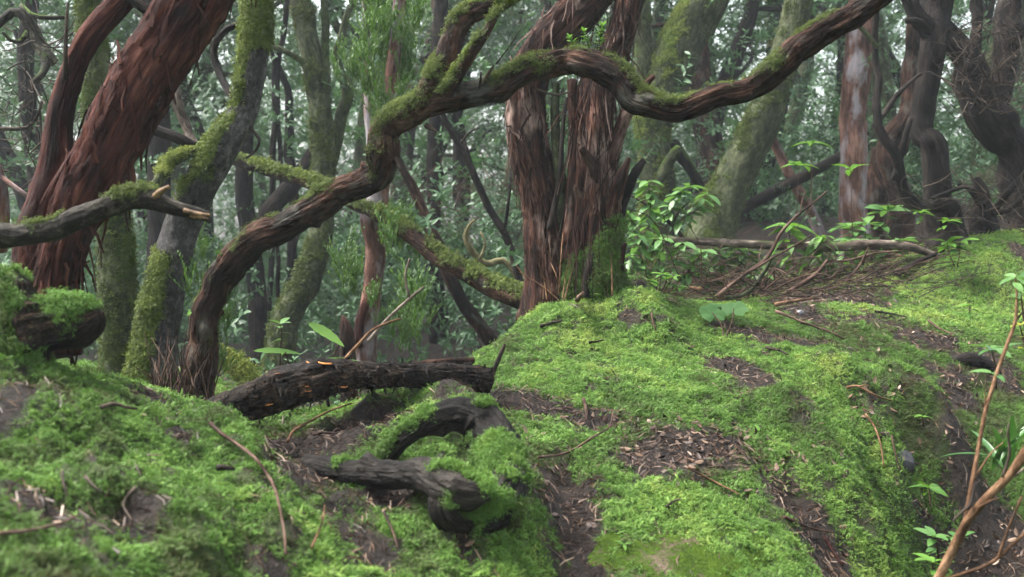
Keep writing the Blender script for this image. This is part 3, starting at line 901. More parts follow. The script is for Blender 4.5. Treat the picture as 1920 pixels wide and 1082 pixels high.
# --- the shaggy twin-stemmed tree in the middle
t = tree('heather_tree', 'thick shaggy twin-stemmed tree with flaking reddish bark standing on the mound', at(1070, 565, 4.6))
L = px_limb([(1028,605,4.62,110),(1026,565,4.6,92),(1025,520,4.6,80),(1024,450,4.6,76),(1010,370,4.6,64),(993,290,4.6,70),(985,220,4.6,70),(986,170,4.6,72),(1005,112,4.62,72),(1045,60,4.65,73),(1092,8,4.68,74),(1150,-60,4.7,70),(1240,-170,4.75,60)], sides=68, step=.013, seed=41, lump=.12, fib=.10, fib_n=6, flute=.16, moss=-.30, moss_up=.12)
L[3][:] += .5 * sstep(.62 + .5, .55 + .4, L[0][:, 2]) * sstep(.35, -.1, L[4][:, 0] * -1)
limb_obj('trunk', L, M['shaggy_bark'], t)
L2 = px_limb([(1112,590,4.6,150),(1110,545,4.56,116),(1108,490,4.55,96),(1112,430,4.55,98),(1112,350,4.55,94),(1110,270,4.55,84),(1112,200,4.56,74),(1128,140,4.6,58),(1150,85,4.62,46),(1168,45,4.64,44),(1178,0,4.66,46),(1200,-80,4.7,42),(1240,-200,4.75,36)], sides=68, step=.013, seed=43, lump=.2, fib=.13, fib_n=6, flute=.26, moss=-.22, moss_up=.1)
L2[3][:] += 1.0 * sstep(1.42, 1.10, L2[0][:, 2] - .14 * L2[4][:, 0])
limb_obj('stem', L2, M['shaggy_bark'], t)
tufts(L2, t, 3000, .40, .5, 1.2, .52, 44)
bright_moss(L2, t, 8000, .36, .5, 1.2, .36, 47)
strips(t, L, 420, 45, zr=(.9, 2.3), ln=(.04, .16), wd=(.002, .007), mat='shaggy_bark', lift=.2)
strips(t, L2, 700, 46, zr=(1.15, 2.2), ln=(.06, .34), wd=(.0015, .006), mat='shaggy_bark', lift=.28)
for i, (s, m) in enumerate([
 ([(1136,440,4.50,40),(1152,375,4.46,28),(1164,335,4.44,22),(1178,298,4.42,8)],'shaggy_bark'),
 ([(1150,450,4.52,26),(1168,375,4.5,21),(1188,330,4.5,17),(1204,302,4.5,12)],'dark_bark'),
 ([(1130,360,4.52,34),(1148,290,4.5,28),(1166,240,4.5,22),(1176,212,4.5,24),(1200,170,4.5,16),(1224,142,4.5,10)],'shaggy_bark'),
 ([(1050,470,4.56,26),(1052,380,4.55,22),(1046,300,4.55,18),(1042,220,4.58,16),(1044,160,4.6,13)],'green_bark'),
 ([(1066,460,4.5,24),(1068,370,4.5,20),(1074,290,4.5,22),(1078,220,4.52,20),(1074,150,4.55,18)],'shaggy_bark'),
 ([(1030,430,4.5,10),(1052,330,4.5,9),(1058,260,4.5,8),(1062,190,4.5,6)],'dark_bark'),
 ([(1118,340,4.46,22),(1106,300,4.42,18),(1090,275,4.38,12)],'brown_bark'),
 ([(1100,560,4.46,26),(1108,500,4.44,20),(1118,455,4.46,14)],'dark_bark'),
 ([(1150,520,4.5,34),(1160,480,4.48,22),(1172,455,4.46,7)],'shaggy_bark')]):
    limb_obj('branch', px_limb(s, sides=20, step=.02, seed=50 + i, lump=.2, fib=.1, moss=-.1, wob=.02), M[m], t)
shoots(t, 1000, 1150, 560, 4.45, 26, 61, (15, 120), 'tan_twig', spread=30)

# --- foreground dead branch, left
t = thing('dead_branch', 'broken lichen-spotted dead branch poking in from the left edge', 'branch', at(40, 440, 2.6))
L = px_limb([(-90,470,2.6,48),(-20,444,2.6,44),(40,440,2.6,40),(100,430,2.6,38),(160,406,2.6,37),(230,379,2.6,37),(282,372,2.6,36),(325,385,2.6,27),(360,395,2.6,24),(388,402,2.6,18)], sides=40, step=.010, seed=71, lump=.20, fib=.12, moss=.12, moss_up=.3, kink=.008, moss_n=.8)
limb_obj('wood', L, M['lichen_bark'], t)
tufts(L, t, 1800, .42, .3, .75, .4, 72)
limb_obj('splinter', px_limb([(288,372,2.58,14),(300,360,2.57,12),(317,350,2.56,7)], sides=8, step=.01, seed=73), M['broken_wood'], t)
limb_obj('splinter', px_limb([(345,394,2.58,10),(375,402,2.575,9),(393,403,2.57,5)], sides=8, step=.01, seed=74), M['broken_wood'], t)
limb_obj('splinter', px_limb([(350,402,2.59,8),(372,408,2.585,6),(390,410,2.58,3)], sides=8, step=.01, seed=75), M['broken_wood'], t)

# --- moss covered stump, left edge
t = thing('mossy_stump', 'low gnarled stump smothered in moss at the left edge', 'stump', at(60, 650, 2.45))
for k_, (sp_, lm_, ms_, n_) in enumerate((
  ([(-10,760,2.44,230),(-4,680,2.45,195),(6,610,2.46,160),(18,556,2.46,120),(28,522,2.46,66)], .45, .45, 6000),
  ([(40,620,2.46,150),(95,606,2.48,104),(140,606,2.5,84),(172,598,2.5,60),(188,588,2.5,28)], .45, .20, 1800))):
    L = px_limb(sp_, sides=64, step=.010, seed=81 + k_, lump=lm_, fib=.16, fib_n=3.0, moss=ms_, moss_up=.45, moss_n=.8)
    limb_obj('wood', L, M['rotten_bark'], t)
    bright_moss(L, t, int(n_ * 1.5), .48, .4, 1.05, .34, 83 + k_)

# ================================================================== trees standing further back
def far_tree(name, label, specs, mat, seed, moss=.0, moss_up=.2, group=None, tuft=0, tint=.4, sides=28, step=.04, lump=.10, fib=.04, cat='tree', mats=None, tw=.02):
    x, y, d, w = specs[0][0]
    t = thing(name, label, cat, at(x, y, d), group)
    for i, s in enumerate(specs):
        P = np.array([at(a, b, c) for a, b, c, e in s]); Rr = np.array([e / 2 / FPX * c for a, b, c, e in s])
        if i == 0 and cat in ('tree', 'stump'):
            P = np.vstack([P[0] + (P[0] - P[1]) * np.array([.3, .3, 0]) - np.array([0, 0, .45]), P]); Rr = np.r_[Rr[0] * 1.25, Rr]
        L = limb(P, Rr, sides=sides if i == 0 else max(8, sides // 2), step=step, seed=seed + i, moss=moss, moss_up=moss_up, lump=lump, fib=fib, wob=.04 if i else tw, knots=0 if cat == 'branch' else (8 if tw > .03 else 3))
        limb_obj('trunk' if i == 0 else 'branch', L, M[(mats or {}).get(i, mat)], t)
        if tuft and i == 0: tufts(L, t, tuft, .35, .9, 2.2, tint, seed)
    return t

far_tree('fallen_limb', 'long mossy fallen limb sloping behind the arching tree to the centre tree', [[(1000,570,5.0,44),(985,562,5.02,42),(930,541,5.1,42),(880,516,5.15,38),(830,490,5.2,34),(780,450,5.3,31),(730,412,5.4,28),(660,378,5.5,28),(600,352,5.6,26),(530,325,5.7,24),(450,302,5.8,22),(380,280,5.9,20)]], 'brown_bark', 101, .25, .45, tuft=2500, tint=.42, step=.02, cat='branch')
far_tree('laurel_tree', 'green moss-coated trunk with a curved foot behind the arching tree', [
 [(510,745,7,66),(524,665,7,56),(540,602,7,52),(562,550,7,50),(585,500,7,50),(598,450,7,45),(603,370,7,42),(604,300,7,42),(600,200,7,42),(590,120,7,40),(572,50,7,38),(562,-10,7,36),(548,-120,7,34),(540,-300,7,28)],
 [(612,360,6.98,18),(616,200,6.98,17),(615,60,6.98,15),(612,-60,7,13)],
 [(618,330,7.1,18),(634,260,7.1,22),(648,195,7.1,24),(645,150,7.1,22),(630,115,7.1,20),(650,60,7.1,14),(665,-20,7.1,10)],
 [(585,130,6.98,14),(555,108,6.95,11),(520,92,6.9,10),(490,88,6.9,8)]], 'green_bark', 111, .35, .1, tuft=3500, tint=.35)
far_tree('laurel_tree', 'dark straight trunk left of the green moss-coated one', [
 [(486,740,8,40),(486,640,8,36),(480,540,8,34),(466,440,8,33),(460,350,8,32),(462,250,8,30),(462,140,8,28),(466,0,8,26),(470,-150,8,24)],
 [(476,460,7.95,32),(512,388,7.9,33),(555,340,7.9,32),(585,290,7.9,28),(620,230,8,20)]], 'dark_bark', 121, -.1)
far_tree('laurel_tree', 'dark trunk seen between the red-barked tree and the grey bent trunk', [[(300,600,7.5,48),(300,420,7.5,44),(299,330,7.5,42),(298,200,7.5,40),(292,60,7.5,38),(285,-120,7.5,34)]], 'dark_bark', 131, -.1)
far_tree('laurel_tree', 'slim pair of dark stems right of the grey bent trunk', [
 [(505,560,8.5,10),(508,420,8.5,12),(512,300,8.5,12),(518,180,8.5,11),(530,60,8.5,10),(545,-60,8.5,9)],
 [(522,560,8.5,8),(524,400,8.5,9),(522,250,8.5,9),(512,100,8.5,8),(508,-60,8.5,7)],
 [(540,560,9,18),(548,380,9,20),(540,280,9,20),(546,210,9,16),(540,160,9,14),(520,110,9,11)]], 'dark_bark', 141, -.2, sides=14)
T_HEATH = far_tree('heather_tree', 'feathery green heather tree with flaking trunk behind the arching tree', [
 [(688,700,5.5,34),(690,620,5.5,38),(702,540,5.5,34),(708,470,5.5,36),(706,400,5.5,48),(712,330,5.5,44),(726,240,5.5,32),(738,150,5.5,26),(742,50,5.5,22),(750,-100,5.5,18)],
 [(672,650,5.45,20),(676,600,5.45,18),(690,560,5.45,14)],
 [(700,330,5.52,20),(690,200,5.55,16),(682,80,5.6,12),(676,-60,5.6,9)]], 'peeling_bark', 151, -.05, fib=.08, mats={1: 'red_bark'})
far_tree('laurel_tree', 'slender misty trunk standing left of the shaggy centre tree', [[(820,700,9,40),(822,640,9,38),(818,540,9,34),(812,420,9,30),(813,300,9,29),(818,200,9,28),(824,60,9,26),(830,-120,9,24)]], 'dark_bark', 161, .1, .1)
far_tree('laurel_tree', 'brown stem leaning right in front of the slender misty trunk', [[(945,665,7.2,28),(925,640,7.2,27),(889,592,7.1,25),(849,525,7.0,25),(827,466,7,24),(804,420,7,22),(782,366,7,19),(760,326,7,16),(730,270,7,12)]], 'brown_bark', 171, .0, .3)
far_tree('laurel_sapling', 'thin dark sapling slanting down to the foot of the centre tree', [
 [(995,580,6.5,14),(975,520,6.5,14),(950,440,6.5,14),(908,372,6.5,14),(872,292,6.5,13),(838,228,6.5,12),(820,180,6.5,10)],
 [(905,372,6.5,6),(890,330,6.6,5),(870,270,6.6,4)],[(862,272,6.5,6),(880,250,6.5,5),(900,240,6.5,3)],[(945,440,6.5,7),(950,380,6.4,6),(955,320,6.4,5)]], 'dark_bark', 181, .0, sides=12)
far_tree('dead_branch', 'pale yellow twisted branch lying in the misty undergrowth', [
 [(990,560,6.6,9),(968,518,6.6,11),(945,486,6.6,12),(912,492,6.6,13),(888,472,6.6,13),(872,444,6.6,11),(878,420,6.6,7),(890,408,6.6,4)],
 [(900,486,6.55,6),(908,455,6.5,5),(898,432,6.5,4)]], 'yellow_bark', 191, .1, .3, sides=14, cat='branch')
far_tree('laurel_tree', 'broad grey-green trunk leaning right beyond the pale fallen log', [
 [(1305,510,8,110),(1325,465,8,94),(1345,420,8,80),(1372,350,8,69),(1400,290,8,66),(1428,235,8,66),(1452,170,8,58),(1472,100,8,53),(1492,30,8,52),(1508,-40,8,50),(1545,-220,8,44)]], 'green_bark', 201, .3, .35, tuft=3000, tint=.35, sides=36)
far_tree('laurel_tree', 'stout trunk with a lime mossy top right behind the centre tree', [
 [(1222,560,8.6,90),(1226,470,8.6,76),(1230,400,8.6,66),(1232,330,8.6,62),(1226,260,8.6,62),(1236,190,8.6,74),(1262,115,8.6,82),(1300,45,8.6,80),(1345,-40,8.6,72),(1400,-160,8.6,60)],
 [(1236,340,8.5,24),(1256,305,8.45,22),(1276,280,8.4,14)],
 [(1215,180,8.6,40),(1205,110,8.6,36),(1200,30,8.6,34),(1196,-80,8.6,30)],
 [(1262,265,8.7,20),(1300,320,8.7,19),(1335,372,8.7,17),(1360,410,8.7,14)]], 'green_bark', 211, .35, .5, tuft=3800, tint=.75, mats={3: 'dark_bark'}, sides=36)
far_tree('peeling_tree', 'upright pale trunk with peeling lilac and orange bark at right', [
 [(1606,500,8,66),(1602,440,8,52),(1599,380,8,48),(1598,300,8,47),(1602,200,8,47),(1610,100,8,50),(1620,0,8,48),(1634,-120,8,44)]], 'peeling_bark', 221, -.4, .0, fib=.07, sides=36)
far_tree('peeling_tree', 'twisted brown trunk between the peeling tree and the dark upright tree', [
 [(1700,480,8.4,56),(1690,420,8.4,46),(1680,340,8.4,40),(1684,260,8.4,42),(1694,195,8.4,34),(1708,120,8.4,28),(1722,40,8.4,24),(1740,-80,8.4,20)],
 [(1690,290,8.3,16),(1712,215,8.2,14),(1730,180,8.2,10)],[(1645,470,8.6,40),(1640,380,8.6,34),(1648,280,8.6,26)]], 'brown_bark', 231, -.1, .2, tw=.09, fib=.1)
far_tree('laurel_tree', 'dark upright trunk at the right beside the crooked sapling', [
 [(1775,480,6.2,74),(1762,420,6.2,56),(1746,350,6.2,46),(1736,290,6.2,42),(1742,200,6.2,41),(1752,100,6.2,44),(1768,0,6.2,44),(1785,-120,6.2,40)],
 [(1752,85,6.2,22),(1735,50,6.2,26),(1712,15,6.2,28),(1690,-40,6.2,26)],
 [(1745,60,6.15,12),(1725,40,6.1,12),(1702,42,6.1,10)]], 'dark_bark', 241, .05, .1, tw=.09, fib=.1, lump=.14)
far_tree('laurel_sapling', 'crooked sapling with a sideways elbow and forked top at right', [
 [(1818,470,6.10,34),(1812,440,6.10,30),(1800,402,6.10,28),(1785,382,6.10,27),(1748,374,6.10,26),(1705,373,6.10,24),(1675,345,6.10,20),(1655,305,6.10,18),(1640,268,6.10,18),(1640,240,6.10,16),(1655,190,6.10,14),(1662,150,6.10,13),(1648,95,6.10,12),(1644,30,6.10,12),(1640,-40,6.10,11),(1630,-160,6.10,9)],
 [(1676,338,6.08,13),(1690,292,6.05,12),(1703,250,6.00,10),(1712,225,6.00,8)],
 [(1640,236,6.10,12),(1672,195,6.15,10),(1705,165,6.20,8),(1730,140,6.20,6)],
 [(1646,90,6.10,10),(1622,60,6.10,9),(1600,40,6.10,8)],
 [(1748,372,6.08,8),(1785,358,6.02,8),(1810,352,6.00,8),(1835,360,6.00,6)]], 'dark_bark', 251, .05, .2, tw=.09, sides=22, step=.025, mats={3: 'green_bark'})
far_tree('laurel_tree', 'massive dark trunk leaning in from the right edge', [
 [(1955,560,6.6,80),(1935,480,6.6,66),(1915,390,6.6,60),(1895,310,6.6,62),(1868,235,6.6,66),(1832,165,6.6,60),(1790,110,6.6,46),(1765,60,6.6,34),(1755,-20,6.6,28)],
 [(1860,215,6.6,46),(1880,140,6.6,44),(1890,60,6.6,42),(1905,-60,6.6,38)],
 [(1815,140,6.5,24),(1830,60,6.5,20),(1826,-40,6.5,16)]], 'dark_bark', 261, .05, .25, tw=.09, lump=.2, fib=.1, sides=36)
far_tree('tree_stump', 'dark ragged stump among twigs near the right edge', [
 [(1848,480,6.3,60),(1850,440,6.3,48),(1845,395,6.3,36),(1838,360,6.3,26),(1828,335,6.3,12)],
 [(1850,410,6.28,14),(1872,385,6.25,12),(1900,350,6.2,11),(1940,310,6.2,10)],
 [(1842,385,6.26,14),(1815,350,6.2,9),(1795,345,6.2,6)],
 [(1855,400,6.3,10),(1890,395,6.2,9),(1930,360,6.2,8)]], 'dark_bark', 271, .1, .2, lump=.25, fib=.15, cat='stump')
far_tree('fallen_log', 'pale thin fallen log lying along the back of the hollow', [
 [(1190,446,5.95,11),(1215,448,5.95,14),(1300,451,5.95,15),(1400,453,5.95,15),(1480,458,5.95,16),(1560,462,5.95,18),(1640,461,5.95,19),(1700,463,5.95,16),(1765,478,5.95,11)],
 [(1215,452,5.95,8),(1260,462,5.95,9),(1300,458,5.95,7)]], 'pale_bark', 281, .12, .35, sides=18, step=.03, cat='log')
far_tree('dead_branch', 'dark dead limb propped between the leaning trunk and the peeling tree', [
 [(1375,402,8.6,18),(1440,366,8.5,22),(1500,334,8.4,21),(1565,298,8.3,18),(1620,270,8.3,12)]], 'dark_bark', 291, .0, .2, sides=16, cat='branch')
far_tree('dead_branch', 'reddish snapped limb crossing behind the dark propped one', [
 [(1440,240,9,14),(1465,290,9,18),(1490,345,9,20),(1520,400,9,20),(1545,460,9,22)]], 'peeling_bark', 296, -.1, .2, sides=16, cat='branch')
far_tree('dead_branch', 'grey lichen limb hanging at the upper left corner', [
 [(-20,60,4.6,14),(30,20,4.6,18),(60,50,4.6,24),(78,90,4.6,26),(100,120,4.6,22)],[(60,50,4.6,12),(30,80,4.55,8),(0,60,4.5,6)],[(40,10,4.6,9),(70,30,4.55,9),(118,38,4.55,8)],[(78,90,4.6,18),(85,120,4.55,16),(70,150,4.5,12)]], 'lichen_bark', 301, .25, .3, sides=16, cat='branch')
far_tree('dead_branch', 'thin dark bare branch reaching in at the left edge', [
 [(-30,240,4.4,7),(20,240,4.4,8),(50,238,4.4,7),(72,215,4.4,6),(80,190,4.4,5)],[(60,228,4.4,4),(68,180,4.4,4),(62,150,4.4,3)],[(75,200,4.4,4),(78,300,4.4,4),(74,380,4.4,3)]], 'dark_twig', 306, .0, .2, sides=8, cat='branch')
far_tree('dead_branch', 'red and grey peeling stub at the far left behind the dead branch', [
 [(-10,470,3.6,44),(2,400,3.6,34),(-2,340,3.6,26),(-14,300,3.6,18)],[(0,330,3.6,9),(30,355,3.55,10),(55,372,3.55,8)]], 'peeling_bark', 311, .1, .2, sides=20, cat='branch')
far_tree('mossy_root', 'lime-green mossy root arching behind the foot of the arching tree', [[(392,690,4.3,22),(410,675,4.25,30),(435,685,4.2,32),(455,710,4.15,32),(470,745,4.1,32)]], 'green_bark', 316, .55, .5, tuft=900, tint=.7, sides=20, cat='root')
far_tree('tree_stump', 'pink-flaked broken stub beside the heather tree', [[(652,690,4.9,28),(655,650,4.9,27),(653,615,4.9,24),(646,592,4.9,6)]], 'brown_bark', 321, .0, .0, sides=20, fib=.12, cat='stump')

# ================================================================== leaves
def leaf_geo(l, w, fold=.18, curl=.25, n=4, shape=0.9):
    """one leaf lying along +Y, pointed at both ends, folded on its midrib"""
    V = [(0, 0, 0)]; F = []
    rows = []
    for i in range(1, n):
        t = i / n
        ww = w * .5 * math.sin(math.pi * t ** shape) ** .8
        z = -curl * l * t * t
        k = len(V)
        V += [(-ww, l * t, z + fold * ww), (0, l * t, z), (ww, l * t, z + fold * ww)]
        rows.append(k)
    V.append((0, l, -curl * l)); e = len(V) - 1
    a = rows[0]
    F += [(0, a + 1, a), (0, a + 2, a + 1)]
    for a, b in zip(rows[:-1], rows[1:]):
        F += [(a, a + 1, b + 1, b), (a + 1, a + 2, b + 2, b + 1)]
    a = rows[-1]
    F += [(a, a + 1, e), (a + 1, a + 2, e)]
    return np.array(V, float), F

def leafy_twig(seed, n=14, ln=.26, leaf=(.05, .085), up=.3, wl=.36):
    r = np.random.default_rng(seed)
    V, F, lv = [], [], []
    o = 0
    curve = r.normal(0, .25, 2)
    def pos(t): return np.array([curve[0] * ln * t * t, curve[1] * ln * t * t, ln * t])
    for i in range(n):
        t = .15 + .85 * (i + r.uniform(0, .6)) / n
        l = r.uniform(*leaf)
        v, f = leaf_geo(l, l * wl, n=3, curl=r.uniform(.05, .4))
        az = i * 2.4 + r.normal(0, .3); el = r.uniform(-.3, .8) + (up if t > .8 else 0)
        M3 = np.array(Matrix.Rotation(az, 3, 'Z') @ Matrix.Rotation(el, 3, 'X') @ Matrix.Rotation(r.normal(0, .4), 3, 'Y'))
        v = v @ M3.T + pos(t)
        V.append(v); F += [tuple(j + o for j in q) for q in f]; o += len(v)
        lv += [r.uniform(0, 1)] * len(v)
    # the twig itself: a thin three sided stalk
    st = np.array([[.0025 * math.cos(a), .0025 * math.sin(a), 0] for a in (0, 2.1, 4.2)])
    m = 4
    for i in range(m):
        V.append(st * (1 - .2 * i) + pos(i / (m - 1)))
        lv += [0.0] * 3
    for i in range(m - 1):
        for j in range(3):
            F.append((o + i * 3 + j, o + i * 3 + (j + 1) % 3, o + (i + 1) * 3 + (j + 1) % 3, o + (i + 1) * 3 + j))
    return np.vstack(V), F, np.array(lv)
TW = [leafy_twig(500 + i) for i in range(5)]
tw_src = [source('leafy_twig', v, f, M['laurel'], {'lv': l}) for v, f, l in TW]
NG_TWIG = scatter_group('scatter_twigs', tw_src)

def heather_spray(seed, h=.16, n=64):
    r = np.random.default_rng(seed); V, F, lv = [], [], []
    for b in range(4):
        az = r.uniform(0, 6.28); lean = r.uniform(.1, .6)
        d = np.array([math.cos(az) * lean, math.sin(az) * lean, 1.0]); hh = h * r.uniform(.6, 1)
        for i in range(n // 4):
            t = (i + r.uniform(0, 1)) / (n // 4)
            p = d * hh * (t ** .9)
            a = r.uniform(0, 6.28); l = .019 * r.uniform(.6, 1.3) * (1.15 - .5 * t)
            q = p + np.array([math.cos(a) * l * .6, math.sin(a) * l * .6, l])
            s = np.array([-math.sin(a), math.cos(a), 0]) * .0034
            k = len(V); V += [p - s, p + s, q + s * .6, q - s * .6]; F.append((k, k + 1, k + 2, k + 3)); lv += [r.uniform(0, 1)] * 4
        k = len(V); s = np.array([.0012, .0006, 0])
        V += [np.zeros(3) - s, s, d * hh + s * .4, d * hh - s * .4]; F.append((k, k + 1, k + 2, k + 3)); lv += [0] * 4
    return np.array(V), F, np.array(lv)
HS = [heather_spray(600 + i) for i in range(4)]
hs_src = [source('heather_spray', v, f, M['heather'], {'lv': l}) for v, f, l in HS]
NG_HEATH = scatter_group('scatter_heather', hs_src)

def heather_crown(parent, boxes, seed, smin=.8, smax=1.5, name='crown'):
    r = np.random.default_rng(seed); P = []
    for x0, x1, y0, y1, d, n in boxes:
        cl = [(r.uniform(x0, x1), r.uniform(y0, y1), d + r.normal(0, .22)) for _ in range(max(3, n // 9))]
        for i in range(n):
            c = cl[r.integers(len(cl))]
            P.append(at(c[0] + r.normal(0, 9), c[1] + r.normal(0, 20), c[2] + r.normal(0, .05)))
    P = np.array(P); n = len(P)
    nn = np.array([0, 0, 1.0]) + r.normal(0, .22, (n, 3))
    return scatter(name, P, nn, r.uniform(smin, smax, n), r.uniform(0, 1, n), NG_HEATH, 4, M['heather'], parent)
heather_crown(T_HEATH, [(660,790,-60,60,5.5,100),(655,775,40,150,5.5,105),(660,770,140,260,5.5,60),(640,790,400,520,5.4,44),(630,780,500,640,5.3,56)], 611, .6, 1.15)

# undergrowth and low canopy: leafy twigs in clumps through the misty wood
def foliage(name, label, seed, nclump, per, dr, zr, xr, sp=.45, smin=.8, smax=1.5, cat='foliage', avoid=True, fs=.72, fn=1.6):
    r = np.random.default_rng(seed); P, Nn = [], []
    tries = 0; made = 0
    while made < nclump and tries < nclump * 20:
        tries += 1
        d = math.sqrt(r.uniform(dr[0] ** 2, dr[1] ** 2))
        x = d * r.uniform(*xr)
        gz = base_z(x, d)[0]
        z = gz + zr[0] + (zr[1] - zr[0]) * r.uniform(0, 1) ** 1.2
        px = 960 + x / d * FPX
        # keep the air between the camera and the mound, and the mound itself, free
        if d < 6.2 and px > 560: continue
        made += 1
        m = int(per * fn * r.uniform(.5, 1.4))
        o = r.normal(0, 1, (m, 3)) * np.array([sp, sp, sp * .55]) * r.uniform(.6, 1.3)
        P.append(np.array([x, d, z]) + o)
        Nn.append(o / sp * .5 + r.normal(0, .35, (m, 3)) + np.array([0, 0, .45]))
    P = np.vstack(P); Nn = np.vstack(Nn)
    ok = P[:, 2] > base_z(P[:, 0], P[:, 1])
    P, Nn = P[ok], Nn[ok]
    n = len(P)
    return scatter(name, P, Nn, fs * r.uniform(smin, smax, n), r.uniform(0, 1, n), NG_TWIG, 5, M['laurel'], label=label, cat=cat, kind='stuff')
foliage('undergrowth', 'low leafy laurel undergrowth in the misty hollow left of the centre tree', 701, 170, 24, (7.7, 16), (-.1, .8), (-.62, .06))
foliage('undergrowth', 'low leafy undergrowth in the wood right of the centre tree', 702, 90, 22, (9, 16), (-.1, .8), (.05, .62))
foliage('undergrowth', 'distant misty leaf mass closing off the wood', 703, 560, 28, (13, 34), (-.2, 5.2), (-.62, .62), .8, 1.2, 2.2)
foliage('low_canopy', 'hanging laurel foliage between the background trunks', 704, 150, 22, (7.5, 15), (.8, 3.8), (-.60, .60), .5)
foliage('low_canopy', 'high laurel foliage roofing the misty wood', 705, 270, 24, (9, 30), (3.0, 7.0), (-.62, .62), 1.0, 1.2, 2.0)

# small leafy growth in the hollow just behind the rotting log
r = np.random.default_rng(708); P, Nn = [], []
for i in range(26):
    px, d = r.uniform(440, 930), r.uniform(4.9, 6.4)
    x = (px - 960) / FPX * d
    z = ground_z(x, d)[0]
    m = r.integers(5, 14)
    o = r.normal(0, 1, (m, 3)) * np.array([.16, .16, .05]) + np.array([0, 0, .04])
    P.append(np.array([x, d, z]) + np.abs(o) * np.array([0, 0, 1]) + o * np.array([1, 1, 0])); Nn.append(r.normal(0, .5, (m, 3)) + np.array([0, 0, .8]))
P = np.vstack(P); Nn = np.vstack(Nn)
scatter('undergrowth', P, Nn, r.uniform(.35, .8, len(P)), r.uniform(0, 1, len(P)), NG_TWIG, 5, M['laurel'], label='small leafy ground cover in the hollow behind the rotting log', cat='foliage', kind='stuff')

# the same wood overhead and behind the photographer, so that the light comes down through leaves
def surround(name, label, seed, n, rr, zr, per, sp, smin, smax, back):
    r = np.random.default_rng(seed); P, Nn = [], []
    for i in range(n):
        a = r.uniform(0, 2 * math.pi) if not back else r.uniform(math.pi * .92, math.pi * 2.08)
        d = math.sqrt(r.uniform(rr[0] ** 2, rr[1] ** 2))
        c = np.array([math.cos(a) * d, math.sin(a) * d + (2 if not back else 0), r.uniform(*zr)])
        o = r.normal(0, 1, (per, 3)) * np.array([sp, sp, sp * .5])
        P.append(c + o); Nn.append(o / sp * .5 + r.normal(0, .4, (per, 3)) + np.array([0, 0, .4]))
    P = np.vstack(P); Nn = np.vstack(Nn); n = len(P)
    return scatter(name, P, Nn, r.uniform(smin, smax, n), r.uniform(0, 1, n), NG_TWIG, 5, M['laurel'], label=label, cat='foliage', kind='stuff')
surround('high_canopy', 'leafy canopy high over the mossy mound', 706, 150, (0, 13), (5.5, 8.2), 20, .9, 1.8, 2.8, False)
surround('undergrowth', 'leafy wood behind the photographer', 707, 150, (7, 14), (.5, 5.5), 20, .9, 2.0, 3.0, True)

# ================================================================== the wood beyond: trees with trunk and crown
def make_proto(seed, h, r0, mat, lean, nb=7):
    r = np.random.default_rng(seed)
    n = 8
    P = np.zeros((n, 3)); P[:, 2] = np.linspace(-.4, h, n)
    wig = np.cumsum(r.normal(0, .16, (n, 2)), axis=0)
    P[:, :2] = wig - wig[0] + np.outer(np.linspace(0, 1, n), [lean * h, r.normal(0, .1) * h])
    Rr = np.linspace(r0, r0 * .45, n); Rr[0] = r0 * 1.35
    parts = [limb(P, Rr, sides=14, step=.12, seed=seed, lump=.12, fib=.05, moss=.15, moss_up=.2)]
    tips = []
    for b in range(nb):
        k = r.uniform(2.2, n - 1.2); i = int(k); p = P[i] + (P[i + 1] - P[i]) * (k - i)
        az = r.uniform(0, 6.28); l = r.uniform(.8, 2.0)
        d = np.array([math.cos(az), math.sin(az), r.uniform(.1, .9)])
        q = [p]
        for s in range(4):
            d = d + r.normal(0, .35, 3); d /= np.linalg.norm(d)
            q.append(q[-1] + d * l / 4)
        rb = r0 * r.uniform(.18, .4)
        parts.append(limb(np.array(q), np.linspace(rb, rb * .25, 5), sides=7, step=.12, seed=seed + b, fib=.03, moss=.1, moss_up=.2))
        tips += q[2:]
        for s in range(3):
            e = q[r.integers(2, 5)]; d2 = r.normal(0, 1, 3); d2[2] = abs(d2[2]) * .5; d2 /= np.linalg.norm(d2)
            g = e + d2 * r.uniform(.3, .7)
            parts.append(limb(np.array([e, (e + g) / 2 + r.normal(0, .06, 3), g]), np.array([.012, .008, .003]), sides=5, step=.12, seed=seed + s, fib=0, lump=0, cap=False))
            tips.append(g)
    v, f, bk, w, d = join(parts)
    trunk = mesh('far_trunk', v, f, M[mat], True, {'bk': bk, 'moss': w})
    V, F, lv = [], [], []; o = 0
    for t_ in tips:
        for s in range(r.integers(4, 8)):
            tv, tf, tl = TW[r.integers(5)]
            m = np.array(Matrix.Rotation(r.uniform(0, 6.28), 3, 'Z') @ Matrix.Rotation(r.uniform(-1.3, 1.3), 3, 'X')) * r.uniform(.8, 1.4)
            vv = tv @ m.T + t_ + r.normal(0, .18, 3)
            V.append(vv); F += [tuple(j + o for j in q) for q in tf]; o += len(vv); lv.append(tl)
    crown = mesh('far_crown', np.vstack(V), F, M['laurel_dark'], False, {'lv': np.concatenate(lv)})
    return trunk, crown
protos = [make_proto(800 + i, hh, rr, m, ln) for i, (hh, rr, m, ln) in enumerate([(6.5, .11, 'dark_bark', .02), (7, .15, 'green_bark', -.06), (6, .08, 'dark_bark', .10), (7.5, .17, 'brown_bark', .05), (5.5, .07, 'dark_bark', -.14), (6.5, .12, 'green_bark', .16)])]
def far_copy(x, y, i, rot, sc, label, group):
    z = ground_z(x, y)[0]
    e = thing('background_tree', label, 'tree', (x, y, z), group)
    e.rotation_euler = (0, 0, rot); e.scale = (sc, sc, sc)
    for nm, me in (('trunk', protos[i][0]), ('crown', protos[i][1])):
        c = bpy.data.objects.new(nm, me); C.objects.link(c); c.parent = e
r = np.random.default_rng(900)
